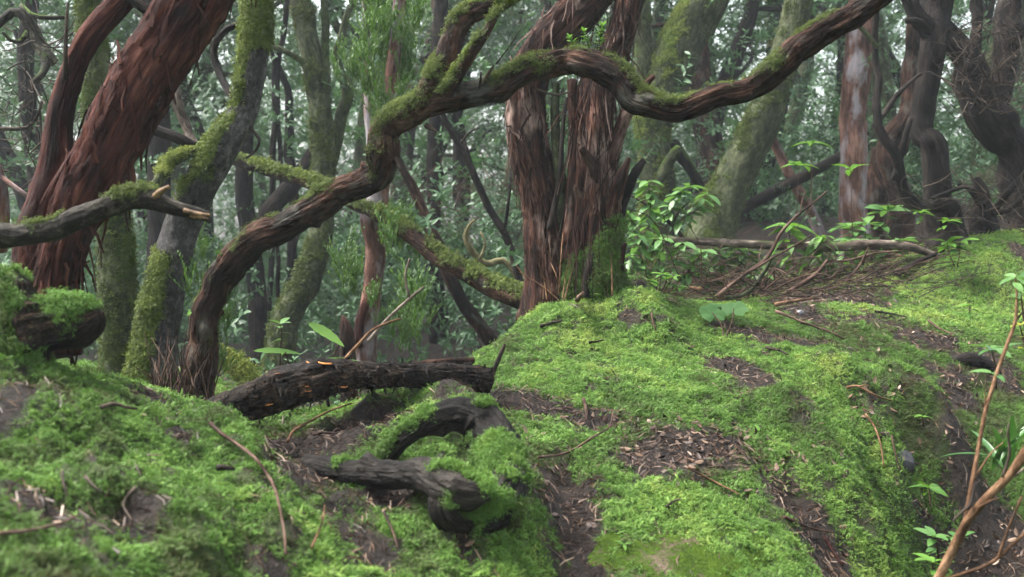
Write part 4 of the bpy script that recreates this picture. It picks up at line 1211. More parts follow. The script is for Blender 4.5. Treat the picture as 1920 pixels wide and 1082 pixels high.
FAR = [  # pixel x, depth, prototype: trunks that the photograph lets one tell apart
 (30,10,0),(75,13,4),(120,9,2),(245,10,5),(345,12,1),(400,11,4),(660,12,1),(700,16,3),(770,15,0),(865,14,4),(900,12,2),(935,17,1),
 (1275,11,0),(1355,10.5,3),(1385,12,0),(1440,14,1),(1540,13,2),(1660,12,1),(1720,13,0),(1800,11,2),(1880,10,1),(1325,16,4),(1180,14,0),(1250,15,5),
 (15,17,3),(150,18,0),(270,16,2),(500,18,5),(610,20,0),(1000,19,1),(1100,17,3),(1460,18,1),(1620,18,4),(1850,16,3)]
seen = set()
MARKS = [(100, 'red-barked tree'), (220, 'olive mossy trunk'), (320, 'grey bent trunk'), (462, 'dark straight trunk'), (600, 'green moss-coated trunk'), (710, 'heather tree'), (818, 'slender misty trunk'), (1030, 'shaggy centre tree'), (1235, 'stout lime-topped trunk'), (1410, 'broad leaning trunk'), (1602, 'pale peeling trunk'), (1745, 'dark upright trunk'), (1880, 'massive dark trunk')]
for px, d, i in FAR:
    x = (px - 960) / FPX * d
    near = d < 14.5
    k = min(range(len(MARKS)), key=lambda q: abs(MARKS[q][0] - px))
    side = 'left' if px < MARKS[k][0] else 'right'
    lab = '%s %s trunk in the mist %s of the %s' % ('slim' if near else 'faint distant', 'dark' if i in (0, 2, 4) else 'mossy brown', side, MARKS[k][1])
    if lab in seen: lab = lab.replace(' trunk', ' second trunk') if lab.replace(' trunk', ' second trunk') not in seen else lab.replace(' trunk', ' third trunk')
    seen.add(lab)
    far_copy(x, d, i, r.uniform(0, 6.28), r.uniform(.85, 1.2), lab, 'trunks in the misty wood behind')

# ================================================================== on the ground
# --- the rotting log with orange brackets
t = thing('rotting_log', 'dark rotting log with orange bracket fungus lying on the moss', 'log', at(600, 745, 3.4))
L = px_limb([(372,784,3.20,34),(395,777,3.18,50),(432,766,3.18,58),(480,750,3.20,65),(530,730,3.22,71),(590,712,3.25,67),(632,705,3.28,55),(680,705,3.32,46),(747,703,3.36,42),(820,705,3.40,44),(880,708,3.44,44),(918,712,3.46,42)], sides=72, step=.008, seed=401, lump=.16, fib=.17, fib_n=7, moss=-.45, moss_up=.1)
limb_obj('bark', L, M['rotten_bark'], t)
limb_obj('splinter', px_limb([(680,694,3.46,8),(760,686,3.5,12),(830,680,3.54,15),(888,676,3.58,12)], sides=14, step=.012, seed=402, fib=.14), M['brown_bark'], t)
limb_obj('splinter', px_limb([(760,690,3.48,8),(820,685,3.5,10),(884,684,3.54,9)], sides=10, step=.012, seed=403, fib=.14), M['dark_bark'], t)
limb_obj('stub', px_limb([(612,738,3.33,8),(614,752,3.32,7),(617,762,3.31,5)], sides=8, step=.01, seed=404), M['dark_bark'], t)
strips(t, L, 380, 405, ln=(.012, .04), wd=(.002, .006), mat='rotten_bark', lift=.5)
def fungus_mat():
    m, nt, out = new_mat('orange_bracket'); k = NT(nt)
    co = k.n('ShaderNodeTexCoord').outputs['Object']
    n = k.noise(co, 80, 3)
    col = k.ramp(n, [(0.3, (0.55, 0.16, 0.03)), (0.6, (0.78, 0.32, 0.08)), (0.8, (0.85, 0.52, 0.22))])
    k.l(k.principled(col, .5, None, .4, col, .15), out.inputs['Surface'])
    return m
M['fungus'] = fungus_mat()
def bracket_mesh(seed):
    r = np.random.default_rng(seed); V = [(0, 0, .004), (0, 0, -.003)]; F = []; m = 12
    for i in range(m):
        a = math.pi * (i / (m - 1)); rr = 1 + r.normal(0, .10)
        V += [(math.cos(a) * rr, math.sin(a) * rr * .8, .12 - .10 * math.sin(a) + r.normal(0, .03)), (math.cos(a) * rr * .9, math.sin(a) * rr * .7, -.10)]
    for i in range(m - 1):
        a = 2 + 2 * i
        F += [(0, a, a + 2), (a, a + 1, a + 3, a + 2), (1, a + 3, a + 1)]
    return mesh('bracket', V, F, M['fungus'], True)
br = [bracket_mesh(i) for i in range(3)]
Lv, Ld = L[0], L[4]
for i, (px, py, s) in enumerate([(610,683,13),(586,680,9),(578,728,6),(574,722,4),(508,757,5),(500,763,4),(514,771,4),(640,722,9),(520,700,4),(585,745,5),(390,757,6),(372,762,5),(655,735,5)]):
    best = min(range(0, len(Lv), 3), key=lambda j: abs(px - (960 + (Lv[j][0]) / (Lv[j][1] * cp + (CAM_Z - Lv[j][2]) * sp) * FPX)) + abs(py - (541 + ((CAM_Z - Lv[j][2]) * cp - Lv[j][1] * sp) / (Lv[j][1] * cp + (CAM_Z - Lv[j][2]) * sp) * FPX)) + (6 if Ld[j][1] > .2 else 0))
    o = obj('bracket_fungus', br[i % 3], t)
    p = Lv[best]; dn = Ld[best] * np.array([1, 1, .25])
    o.matrix_parent_inverse = Matrix.Identity(4)
    o.location = Vector(p) - t.location
    o.rotation_euler = (random.uniform(-.2, .2), random.uniform(-.2, .2), math.atan2(dn[1], dn[0]) - math.pi / 2)
    k = s / FPX * 3.35
    o.scale = (k, k, k)

# --- knotted roots
t = thing('tree_root', 'knotted mossy root loop bulging from the ground in the middle foreground', 'root', at(860, 990, 2.55))
R1 = px_limb([(575,866,2.76,28),(612,876,2.70,38),(672,888,2.62,44),(745,889,2.54,48),(795,888,2.48,60),(838,906,2.42,74),(876,924,2.39,62),(915,920,2.40,34)], sides=72, step=.008, seed=421, lump=.22, fib=.10, fib_n=5, moss=.02, moss_up=.15, moss_n=.9, knots=10)
R1[3][:] += .40 * sstep(-.24, -.10, R1[0][:, 0]) * sstep(-.2, .5, R1[4][:, 2])
R2 = px_limb([(722,864,2.76,24),(748,834,2.72,28),(778,808,2.72,34),(822,784,2.73,46),(872,778,2.74,60),(910,802,2.72,74),(926,850,2.64,80),(944,890,2.57,82),(946,928,2.50,80),(922,962,2.46,76),(884,980,2.44,66),(850,996,2.44,50)], sides=72, step=.009, seed=423, lump=.36, fib=.14, fib_n=5, moss=.26, moss_up=.30, moss_n=.9, knots=14)
R3 = px_limb([(845,915,2.43,52),(836,945,2.40,60),(846,972,2.40,52),(880,985,2.41,40)], sides=56, step=.009, seed=427, lump=.3, fib=.12, fib_n=5, moss=.05, moss_up=.2, moss_n=.9, knots=4)
for k_, (L_, n_) in enumerate(((R1, 1800), (R2, 8000), (R3, 600))):
    limb_obj('root', L_, M['smooth_root'], t)
    bright_moss(L_, t, n_, .40, .35, .95, .34, 470 + k_)

# --- flat stone with a green film
def algae_stone():
    m, nt, out = new_mat('algae_stone'); k = NT(nt)
    co = k.n('ShaderNodeTexCoord').outputs['Object']
    n1 = k.noise(co, 7, 5, .65); n2 = k.noise(co, 120, 4, .7)
    g = k.ramp(n2, [(.3, (0.022, 0.046, 0.006)), (.7, (0.062, 0.105, 0.013))])
    s = k.ramp(n2, [(.3, (0.09, 0.06, 0.045)), (.7, (0.25, 0.19, 0.145))])
    f = k.ramp(k.math('ADD', k.math('MULTIPLY', n1, .7), k.math('MULTIPLY', n2, .3)), [(.40, (0, 0, 0)), (.47, (1, 1, 1))])
    n3 = k.noise(co, 30, 5, .7)
    g = k.mix(n3, g, k.ramp(n3, [(.35, (0.012, 0.024, 0.004)), (.65, (0.070, 0.120, 0.014))]))
    k.l(k.principled(k.mix(f, s, g), .9, k.bump(k.math('ADD', n2, n3), .012), .06), out.inputs['Surface'])
    return m
M['algae'] = algae_stone()
def stone(name, label, px, py, rx, ry, hz, mat, seed, sink=.35, cat='stone', group=None, dz=0):
    p = G(px, py); r = np.random.default_rng(seed)
    nu, nv = 40, 20
    V, F = [], []
    for j in range(nv + 1):
        ph = math.pi * j / nv
        for i in range(nu):
            a = 2 * math.pi * i / nu
            V.append((math.sin(ph) * math.cos(a), math.sin(ph) * math.sin(a), math.cos(ph)))
    V = np.array(V)
    dsp = 1 + .22 * fbm(V * 1.4 + seed, 3, seed) + .05 * fbm(V * 6 + seed, 2, seed + 1)
    V = V * dsp[:, None] * np.array([rx, ry, hz])
    for j in range(nv):
        for i in range(nu):
            F.append((j * nu + i, j * nu + (i + 1) % nu, (j + 1) * nu + (i + 1) % nu, (j + 1) * nu + i))
    o = obj(name, mesh(name, V, F, mat), label=label, cat=cat, group=group)
    o.location = (p[0], p[1], p[2] - hz * sink + dz)
    o.rotation_euler = (r.normal(0, .1), r.normal(0, .1), r.uniform(0, 6))
    return o
st = stone('flat_stone', 'flat stone filmed with vivid green algae at the bottom centre', 1275, 1035, .25, .15, .022, M['algae'], 431, .1)
_nn = ground_normal(np.array([st.location.x]), np.array([st.location.y]), .12)[0]
st.rotation_euler = Vector(_nn).to_track_quat('Z', 'Y').to_euler()
def pebble_mat(name, a, b):
    m, nt, out = new_mat(name); k = NT(nt)
    co = k.n('ShaderNodeTexCoord').outputs['Object']
    n = k.noise(co, 40, 4, .7)
    k.l(k.principled(k.mix(n, a, b), .55, k.bump(n, .004), .4), out.inputs['Surface'])
    return m
M['brown_stone'] = pebble_mat('brown_stone', (0.04, 0.027, 0.021), (0.15, 0.105, 0.085))
M['dark_stone'] = pebble_mat('dark_stone', (0.012, 0.012, 0.013), (0.045, 0.046, 0.048))
M['grey_stone'] = pebble_mat('grey_stone', (0.07, 0.07, 0.08), (0.22, 0.22, 0.24))
stone('stone', 'small blue-grey stone at the edge of the twig-filled hollow', 1500, 587, .024, .02, .018, M['grey_stone'], 433, .2)
stone('stone', 'dark rounded stone set in the mossy bank at right', 1692, 852, .045, .04, .05, M['dark_stone'], 434, .7)
for i, (px, py, s, lab) in enumerate([(1110,985,.022,'brown pebble at the head of the bare gully at bottom centre'),(1120,1060,.026,'largest brown pebble in the gully, near the bottom edge'),(1150,1058,.016,'purplish pebble beside the green-filmed stone'),(1148,1030,.018,'flat tan chip on the edge of the green-filmed stone'),(1040,965,.017,'reddish pebble beside the knotted root'),(1090,940,.014,'small pale pebble above the bare gully')]):
    stone('pebble', lab, px, py, s * .8, s * .6, s * .35, M['brown_stone'], 440 + i, .3, 'pebble', 'pebbles in the gully')
t = thing('broken_branch', 'short dark broken branch end sticking out of the moss at right', 'branch', G(1830, 690))
p = G(1822, 688)
limb_obj('wood', limb(np.array([p + (-.10, .05, -.02), p + (-.03, 0, .03), p + (.05, -.03, .015), p + (.09, -.05, -.03)]), np.array([.028, .03, .027, .02]), sides=20, step=.012, seed=447, moss=-.2, moss_up=.4), M['dark_bark'], t)

# --- loose sticks and twigs, each its own thing
def ground_stick(label, pts, w, mat='twig', lift=.006, sides=8, name='stick', arch=0.0, forks=()):
    P = []
    n = len(pts)
    for j, q in enumerate(pts):
        g = G(q[0], q[1]).copy(); g[2] += lift + .012 + arch * math.sin(math.pi * j / max(1, n - 1)) + (q[2] if len(q) > 2 else 0)
        P.append(g)
    P = np.array(P); dd = P[:, 1].mean()
    rad = w / 2 / FPX * dd
    sd = (abs(hash(label)) if False else sum(map(ord, label))) % 997
    L = limb(P, np.linspace(rad, rad * .5, n), sides=sides, step=.012, seed=sd, lump=.15, fib=.08, moss=-.6, wob=.006, kink=.003)
    parts = [L]
    for (k, dx, dy, dz, ln) in forks:
        a = P[k]; b = a + np.array([dx, dy, dz]) * ln
        parts.append(limb(np.array([a, (a + b) / 2 + np.array([.003, 0, .004]), b]), np.array([rad * .6, rad * .45, rad * .2]), sides=6, step=.012, seed=sd + k, moss=-.6))
    return limb_obj(name, join(parts), M[mat], label=label, cat='stick')
ground_stick('thin dark stick standing up at the right end of the rotting log', [(905,748),(925,706,.0),(938,672,.0),(945,650,.0)], 8, 'dark_twig') if False else None
stick = px_limb([(902,748,3.50,9),(916,718,3.5,9),(930,685,3.5,8),(940,662,3.5,8),(946,646,3.5,5)], sides=10, step=.012, seed=451, lump=.25, kink=.004, moss=-.6)
limb_obj('stick', stick, M['dark_twig'], label='dark stick standing up at the right end of the rotting log', cat='stick')
stick = px_limb([(640,680,3.42,6),(668,650,3.45,6),(694,622,3.48,5),(720,608,3.5,5),(752,597,3.52,3)], sides=8, step=.012, seed=452, moss=-.6)
limb_obj('stick', stick, M['tan_twig'], label='forked tan stick slanting up behind the rotting log', cat='stick')
stick = join([px_limb([(690,640,4.6,7),(725,600,4.6,6),(768,560,4.6,6),(795,538,4.6,4)], sides=8, step=.02, seed=453, moss=-.6), px_limb([(768,560,4.6,5),(760,520,4.6,5),(768,485,4.6,4)], sides=8, step=.02, seed=454, moss=-.6)])
limb_obj('stick', stick, M['pale_bark'], label='pale forked stick leaning up in front of the heather tree', cat='stick')
STK = [
 ('long reddish stick arching down the left mossy bank',[(395,815),(415,835),(445,856),(482,886),(508,922),(524,962),(533,1005),(538,1070)],8,'twig',.016,()),
 ('long bare stick across the soil at the bottom left',[(0,1024),(60,1018),(115,1006),(150,990)],9,'twig',.008,()),
 ('pale hooked twig on the left bank',[(160,915),(180,938),(200,950)],6,'pale_bark',.01,()),
 ('pale splinter leaning over bare soil on the left bank',[(255,938),(240,955),(232,970),(248,1000)],7,'pale_bark',.012,()),
 ('short pale twig upright in the left bank soil',[(117,905),(119,930),(128,955)],6,'pale_bark',.012,()),
 ('dark knobbly stick with a tan end high on the left bank',[(192,785),(215,778),(240,784),(258,786)],9,'dark_twig',.012,()),
 ('dark stub poking from the left bank beside the arching stick',[(408,905),(425,905),(440,908)],14,'dark_twig',.02,()),
 ('thin forked twig in the hollow below the rotting log',[(540,845),(552,825),(590,800),(625,783),(660,774)],6,'tan_twig',.014,((1,-.1,.2,.02,.1),)),
 ('broken reddish twig below the rotting log',[(588,832),(605,828),(632,830)],7,'twig',.014,((1,-.1,-.3,.02,.12),)),
 ('curved thin brown twig on moss left of the dead leaves',[(1010,873),(1060,866),(1110,840),(1145,815),(1152,780)],5,'twig',.01,((3,.2,.3,.1,.05),)),
 ('short brown splinter standing in moss near the centre',[(1094,760),(1099,780),(1098,800)],7,'twig',.008,()),
 ('dark stick lying on the mound below the centre tree',[(1013,622),(1035,615),(1055,611)],7,'dark_twig',.008,((1,.4,-.4,.1,.06),)),
 ('thin dark stick on the mound right of the dark one',[(1105,652),(1120,650),(1132,647)],5,'dark_twig',.008,()),
 ('curled brown twig left of the round-leaved plant',[(1222,600),(1224,615),(1230,630)],5,'twig',.012,()),
 ('row of dark sticks on the mound crest',[(1455,592),(1500,610),(1560,632),(1582,645)],6,'twig',.008,((1,.5,-.5,.2,.12),(2,.3,.3,.3,.08))),
 ('dark stick on the bare patch right of centre',[(1436,662),(1460,668),(1478,677)],6,'dark_twig',.01,((1,-.3,-.6,.1,.06),)),
 ('long thin twig below the dead leaves',[(1290,890),(1330,912),(1365,930),(1388,942)],5,'tan_twig',.008,()),
 ('small twig fork in the moss above the green-filmed stone',[(1250,965),(1262,955),(1275,950)],6,'dark_twig',.008,((1,.4,-.3,.2,.05),)),
 ('tan broken twig on the bank shoulder',[(1588,740),(1610,738),(1640,755),(1670,765)],6,'tan_twig',.014,((1,.3,-.5,.1,.08),)),
 ('pale root strand hanging down the right bank',[(1622,790),(1640,815),(1650,850),(1655,890)],5,'tan_twig',.014,()),
 ('brown root strand hanging beside the pale one',[(1672,830),(1680,870),(1690,900)],4,'twig',.012,()),
 ('dark stick at the lower right of the mossy slope',[(1470,985),(1520,1005),(1560,1012)],7,'twig',.01,()),
 ('reddish bark scrap stick at the bottom of the slope',[(1545,1020),(1560,1045),(1580,1075)],10,'red_bark',.01,()),
 ('thin twig on bare soil near the top right',[(1740,610),(1760,625),(1785,636)],5,'twig',.01,()),
 ('dark twig lying on soil above it at top right',[(1640,592),(1670,596),(1700,602)],5,'dark_twig',.008,()),
 ('pale twig upright in soil at the bottom left of centre',[(585,1068),(600,1030),(612,985)],5,'tan_twig',.03,((1,.1,.1,.5,.05),)),
 ('brown twig in the dark soil under the roots',[(720,980),(735,1010),(748,1050)],6,'twig',.012,()),
 ('brown stick at the foot of the centre tree',[(1045,548),(1080,548),(1120,549)],6,'tan_twig',.05,()),
 ('stick leaning at the right foot of the centre tree',[(1082,578),(1095,565),(1105,553)],7,'twig',.02,()),
 ('reddish branch lying on the crest behind the round-leaved plant',[(1270,548),(1310,553),(1350,558),(1400,566)],9,'tan_twig',.03,((2,.4,.2,.5,.25),(1,.5,.2,.7,.3))),
 ('peeled tan stick on the crest beside the blue-grey stone',[(1455,582),(1490,575),(1530,570)],8,'tan_twig',.015,()),
 ('smooth dark branch lying on the far edge of the hollow',[(1680,528),(1720,505),(1770,482)],12,'dark_bark',.03,()),
]
for lab, pts, w, m, lf, fk in STK:
    ground_stick(lab, pts, w, m, lf, forks=fk)

# --- dead leaves, bark chips and needles
def dead_leaf_src(seed):
    r = np.random.default_rng(seed)
    v, f = leaf_geo(.045, .020, fold=r.uniform(-.4, .6), curl=r.uniform(-.5, .5), n=4)
    v[:, 0] += .25 * v[:, 1] * r.normal(0, .5)
    v[:, 1] -= .02
    return source('dead_leaf', v + np.array([0, 0, .006]), f, M['dead_leaf'])
def chip_src(seed):
    r = np.random.default_rng(seed); l = .05; w = .0022
    V = [(-w, -l, 0), (w, -l, 0), (w, 0, .004), (-w, 0, .004), (w * .6, l, 0), (-w * .6, l, 0), (0, -l, w * 2), (0, 0, .004 + w * 2), (0, l, w * 2)]
    V = np.array(V) + r.normal(0, .0015, (9, 3)); V[:, 0] += r.normal(0, 4) * V[:, 1] ** 2
    F = [(0, 3, 7, 6), (3, 5, 8, 7), (1, 6, 7, 2), (2, 7, 8, 4)]
    return source('needle', V + np.array([0, 0, .004]), F, M['dead_leaf'])
lf_src = [dead_leaf_src(i) for i in range(4)]; ch_src = [chip_src(i) for i in range(4)]
NG_LEAF = scatter_group('scatter_dead_leaves', lf_src); NG_CHIP = scatter_group('scatter_chips', ch_src)
def litter(name, label, dens, seed, ng, d0, d1, smin, smax, tint, sel):
    x, y, r = ground_points(dens, d0, d1, seed)
    c = moss_cover(x, y)
    k = sel(x, y, c, r)
    x, y = x[k], y[k]
    nn = ground_normal(x, y) + r.normal(0, .45, (len(x), 3))
    t = tint + r.normal(0, .28, len(x))
    o = scatter(name, np.stack([x, y, ground_z(x, y) + .003], 1), nn, r.uniform(smin, smax, len(x)), np.clip(t, 0, 1), ng, 4, M['dead_leaf'], kind='stuff', label=label, cat='litter')
    return o
lp = [(G(1300, 840), .34, .2, .42), (G(1370, 850), .13, .07, .8), (G(1230, 850), .14, .12, .5), (G(1620, 770), .06, .08, .6), (G(1760, 640), .22, .1, .35), (G(1760, 720), .16, .1, .4), (G(1850, 960), .3, .35, .25), (G(1350, 880), .2, .05, .6), (G(780, 930), .1, .05, .35), (G(1540, 560), .4, .15, .25)]
def leaf_sel(x, y, c, r):
    pr = np.full(len(x), .0015)
    for p, a, b, s in lp:
        pr = np.maximum(pr, s * np.exp(-(((x - p[0]) / a) ** 2 + ((y - p[1]) / b) ** 2)))
    pr = np.maximum(pr, np.where(c < .35, .016, 0))
    return r.uniform(0, 1, len(x)) < pr
litter('leaf_litter', 'scattered dead tan leaves on the soil and moss', 4600, 461, NG_LEAF, 1.6, 7, .12, .78, .34, leaf_sel)
litter('leaf_litter', 'brown needles and bark bits strewn over the bare soil', 6000, 463, NG_CHIP, 1.5, 8, .10, .50, .24, lambda x, y, c, r: r.uniform(0, 1, len(x)) < np.where(c < .50, .60, .04))

# --- brushwood in the hollow behind the crest
def brush(label, x0, x1, y0, y1, d0, d1, n, seed, ln=(60, 190), mat='twig', up=.35, name='brushwood'):
    r = np.random.default_rng(seed); parts = []
    for i in range(n):
        x = r.uniform(x0, x1); y = r.uniform(y0, y1); d = r.uniform(d0, d1)
        a = r.normal(0, .5) + (0 if r.uniform() < .5 else math.pi); l = r.uniform(*ln)
        dx, dy = math.cos(a) * l, -abs(math.sin(a)) * l * up * 2 - r.uniform(0, 12)
        p0 = at(x, y, d); p0[2] = max(p0[2], ground_z(p0[0], p0[1])[0] + .01)
        p1 = at(x + dx, y + dy, d + r.normal(0, .25)); p1[2] = max(p1[2], ground_z(p1[0], p1[1])[0] + .02)
        md = (p0 + p1) / 2 + r.normal(0, .05, 3)
        md[2] = max(md[2], ground_z(md[0], md[1])[0] + .02)
        w = r.uniform(.0012, .0040)
        parts.append(limb(np.array([p0, md, p1]), np.array([w, w * .7, w * .3]), sides=4, step=.05, seed=seed + i, lump=0, fib=0, moss=-1, wob=.02, cap=False))
    return limb_obj(name, join(parts), M[mat], label=label, cat='brushwood', kind='stuff')
brush('tangle of thin brown dead twigs filling the hollow behind the crest', 1400, 1720, 520, 572, 5.6, 6.8, 260, 471)
brush('dark dead twigs lying under the brown tangle in the hollow', 1330, 1740, 525, 575, 5.4, 6.9, 320, 472, (60, 190), 'dark_twig', .3)
brush('sparse grey-brown twigs rising behind the round-leaved plant', 1240, 1480, 525, 560, 5.2, 5.9, 90, 473, (50, 200), 'twig', .5)
brush('fine dry twigs hanging from the massive dark trunk at right', 1780, 1960, 40, 220, 5.8, 6.5, 200, 475, (20, 70), 'dark_twig', .8, 'hanging_twigs')
brush('tangled dead twigs round the stump at the right edge', 1690, 1960, 340, 440, 5.7, 6.6, 110, 477, (40, 150), 'dark_twig', .5)
brush('fine bare twigs in the upper left corner', -20, 170, 60, 330, 4.2, 5.2, 110, 479, (30, 120), 'dark_twig', .8, 'hanging_twigs')
brush('bare grey twigs in the misty hollow left of the centre tree', 760, 1000, 330, 480, 7.5, 10, 130, 481, (30, 150), 'twig', .8)
def big_stick(label, specs, mat, seed):
    limb_obj('stick', join([px_limb(s, sides=8, step=.02, seed=seed + i, moss=-.2, moss_up=.2, wob=.01) for i, s in enumerate(specs)]), M[mat], label=label, cat='stick')
big_stick('thin forked stick rising across the fallen log in the hollow', [[(1345,556,5.2,8),(1390,520,5.25,8),(1430,490,5.3,7),(1446,470,5.3,7),(1462,440,5.3,6),(1490,410,5.3,5),(1520,385,5.3,4),(1550,360,5.3,3)],[(1405,510,5.25,5),(1460,478,5.2,4),(1520,440,5.2,3)],[(1500,400,5.3,3),(1505,375,5.3,2.5),(1512,360,5.3,2)]], 'twig', 491)
big_stick('mossy bent stick in the hollow right of the forked one', [[(1360,560,5.4,9),(1405,548,5.4,9),(1430,515,5.4,8),(1450,480,5.4,6)]], 'green_bark', 493)
big_stick('grey-brown stick leaning in the middle of the hollow', [[(1465,555,5.6,9),(1500,535,5.6,9),(1530,515,5.6,8),(1552,488,5.6,6)],[(1525,518,5.6,5),(1540,512,5.6,4)]], 'twig', 495)
big_stick('long thin stick at the right of the hollow', [[(1540,560,5.8,6),(1580,530,5.8,6),(1610,500,5.8,5),(1630,462,5.8,3)],[(1545,490,5.9,5),(1590,488,5.9,5),(1640,475,5.9,4),(1690,470,5.9,3)]], 'twig', 497)
big_stick('dark bare stem leaning over the leafy bush right of the centre tree', [[(1180,365,6.0,4),(1230,395,6.0,6),(1265,425,6.0,7),(1290,455,6.0,8)],[(1262,420,6.0,5),(1275,395,6.0,4),(1292,380,6.0,3)]], 'dark_twig', 499)

# ================================================================== plants
def leaf_mesh(name, l, w, mat, fold=.2, curl=.3, n=6, shape=.9, serr=0.0):
    v, f = leaf_geo(l, w, fold, curl, n, shape)
    if serr:
        for i in range(len(v)): v[i, 0] *= 1 + serr * (1 if i % 2 else -1)
    return mesh(name, v, f, mat, True)
LM = {
 'bush': leaf_mesh('leaf', 1, .42, M['bushleaf']), 'fresh': leaf_mesh('leaf', 1, .40, M['fresh'], .25, .35), 'droop': leaf_mesh('leaf', 1, .42, M['fresh'], .2, .6),
 'yellow': leaf_mesh('leaf', 1, .5, M['yellowleaf'], .1, .2), 'strap': leaf_mesh('leaf', 1, .09, M['strap'], .4, .35, 8, .7), 'flat': leaf_mesh('leaf', 1, .24, M['fresh'], .15, .12, 10, .8, .06),
}
def lobed_mesh():
    V = [(0, 0, -.10)]; F = []; m = 42
    for j, rr in ((0, .5), (1, 1.0)):
        for i in range(m):
            a = math.pi * 2 * i / m
            k = rr * (1 + (.05 * math.cos(a * 9) + .05 * math.cos(a * 5) if j else 0)) * (1 - .55 * max(0, math.cos(a + math.pi / 2)) ** 14)
            V.append((math.cos(a) * k, math.sin(a) * k, (.03 if j == 0 else -.06) + .04 * math.cos(a * 5) * rr))
    for i in range(m):
        F.append((0, 1 + i, 1 + (i + 1) % m)); F.append((1 + i, 1 + m + i, 1 + m + (i + 1) % m, 1 + (i + 1) % m))
    return mesh('leaf', V, F, M['geranium'])
LM['lobed'] = lobed_mesh()
def add_leaf(parent, me, p, az, el, s, roll=0.0):
    o = bpy.data.objects.new('leaf', me); C.objects.link(o); o.parent = parent
    o.location = Vector(p) - parent.location
    o.rotation_euler = (Matrix.Rotation(az, 3, 'Z') @ Matrix.Rotation(el, 3, 'X') @ Matrix.Rotation(roll, 3, 'Y')).to_euler()
    o.scale = (s, s, s)
def plant(name, label, stems, leaf, size, seed, per=7, mat='twig', cat='plant', el=(-.2, .5), terminal=5, group=None):
    """stems: lists of (px,py,d) from the foot up; leaves along the upper part and a whorl at the tip"""
    r = np.random.default_rng(seed)
    t = thing(name, label, cat, at(*stems[0][0]), group)
    parts = []
    for s in stems:
        P = np.array([at(*q) for q in s])
        parts.append(limb(P, np.linspace(.0035, .0018, len(P)), sides=6, step=.02, seed=seed, lump=0, fib=0, moss=-1))
        tot = per
        for i in range(tot):
            k = (.35 + .6 * (i + r.uniform(0, .8)) / tot) * (len(P) - 1); j = min(len(P) - 2, int(k))
            p = P[j] + (P[j + 1] - P[j]) * (k - j)
            add_leaf(t, LM[leaf], p, i * 2.4 + r.normal(0, .4), r.uniform(*el), size * r.uniform(.6, 1.1), r.normal(0, .25))
        for i in range(terminal):
            add_leaf(t, LM[leaf], P[-1], i * 6.28 / terminal + r.normal(0, .25), r.uniform(*el) + .15, size * r.uniform(.75, 1.15), r.normal(0, .2))
    limb_obj('stem', join(parts), M[mat], t)
    return t
# round-leaved plant on the mound
t = thing('geranium_plant', 'plant with three round lobed leaves on the mound crest', 'plant', G(1358, 640))
g0 = G(1358, 638)
for (px, py, d, s, rx, rz) in ((1336,587,4.42,.054,R(38),.3),(1376,579,4.45,.056,R(28),-.4),(1350,572,4.60,.05,R(4),.9)):
    p = at(px, py, d)
    L = limb(np.array([g0, (g0 + p) / 2 + np.array([.01, 0, .01]), p]), np.array([.003, .0025, .002]), sides=6, step=.02, seed=5, lump=0, fib=0, moss=-1)
    limb_obj('stem', L, M['twig'], t)
    o = bpy.data.objects.new('leaf', LM['lobed']); C.objects.link(o); o.parent = t
    o.location = Vector(p) - t.location; o.rotation_euler = (rx, 0, rz); o.scale = (s, s, s)
plant('laurel_shrub', 'leafy laurel shrub with glossy leaves right of the centre tree', [[(1210,520,5.7),(1215,440,5.6),(1220,380,5.5),(1215,340,5.5)],[(1215,470,6.1),(1250,410,6.0),(1270,370,6.0),(1290,350,5.95)],[(1220,480,6.1),(1270,420,6.0),(1310,390,6.0),(1325,365,6.0)],[(1205,500,6.1),(1190,440,6.0),(1180,400,6.0)],[(1215,500,6.1),(1230,460,6.0),(1240,440,6.0)]], 'bush', .098, 511, 30, cat='shrub', el=(-.6, .3))
plant('laurel_shrub', 'low dark leafy shrub in front of the pale fallen log', [[(1340,560,6.0),(1330,520,6.0),(1310,480,6.0)],[(1345,560,6.0),(1350,510,6.0),(1350,470,6.0)],[(1350,560,6.0),(1380,510,6.0),(1400,470,6.0)],[(1355,560,6.0),(1400,520,6.0),(1440,480,6.0)],[(1345,560,6.0),(1370,500,6.0),(1378,465,6.0)],[(1360,560,6.0),(1390,530,5.9),(1420,510,5.9)]], 'bush', .098, 512, 24, cat='shrub', el=(-.6, .3))
plant('laurel_shrub', 'leafy shrub hiding the left end of the pale fallen log', [[(1230,560,5.4),(1235,500,5.4),(1240,450,5.4)],[(1235,560,5.4),(1262,500,5.4),(1280,455,5.4)],[(1240,560,5.4),(1290,510,5.4),(1320,470,5.4)],[(1225,560,5.4),(1205,490,5.4),(1195,440,5.4)],[(1230,540,5.4),(1200,520,5.4),(1180,480,5.4)]], 'bush', .085, 551, 18, cat='shrub', el=(-.6, .3))
plant('laurel_shrub', 'dark low shrub under the right half of the fallen log', [[(1560,540,6.0),(1550,500,6.0),(1540,470,6.0)],[(1565,540,6.0),(1580,490,6.0),(1592,450,6.0)],[(1570,540,6.0),(1610,500,6.0),(1640,455,6.0)],[(1575,540,6.0),(1640,500,6.0),(1690,450,6.0)]], 'bush', .095, 552, 14, cat='shrub', el=(-.6, .3))
plant('laurel_seedling', 'bright seedling with drooping leaves behind the twig tangle', [[(1490,540,5.9),(1485,470,5.9),(1478,425,5.9)],[(1495,540,5.9),(1525,480,5.9),(1540,445,5.9)]], 'droop', .125, 513, 9, el=(-.5, .3), terminal=7)
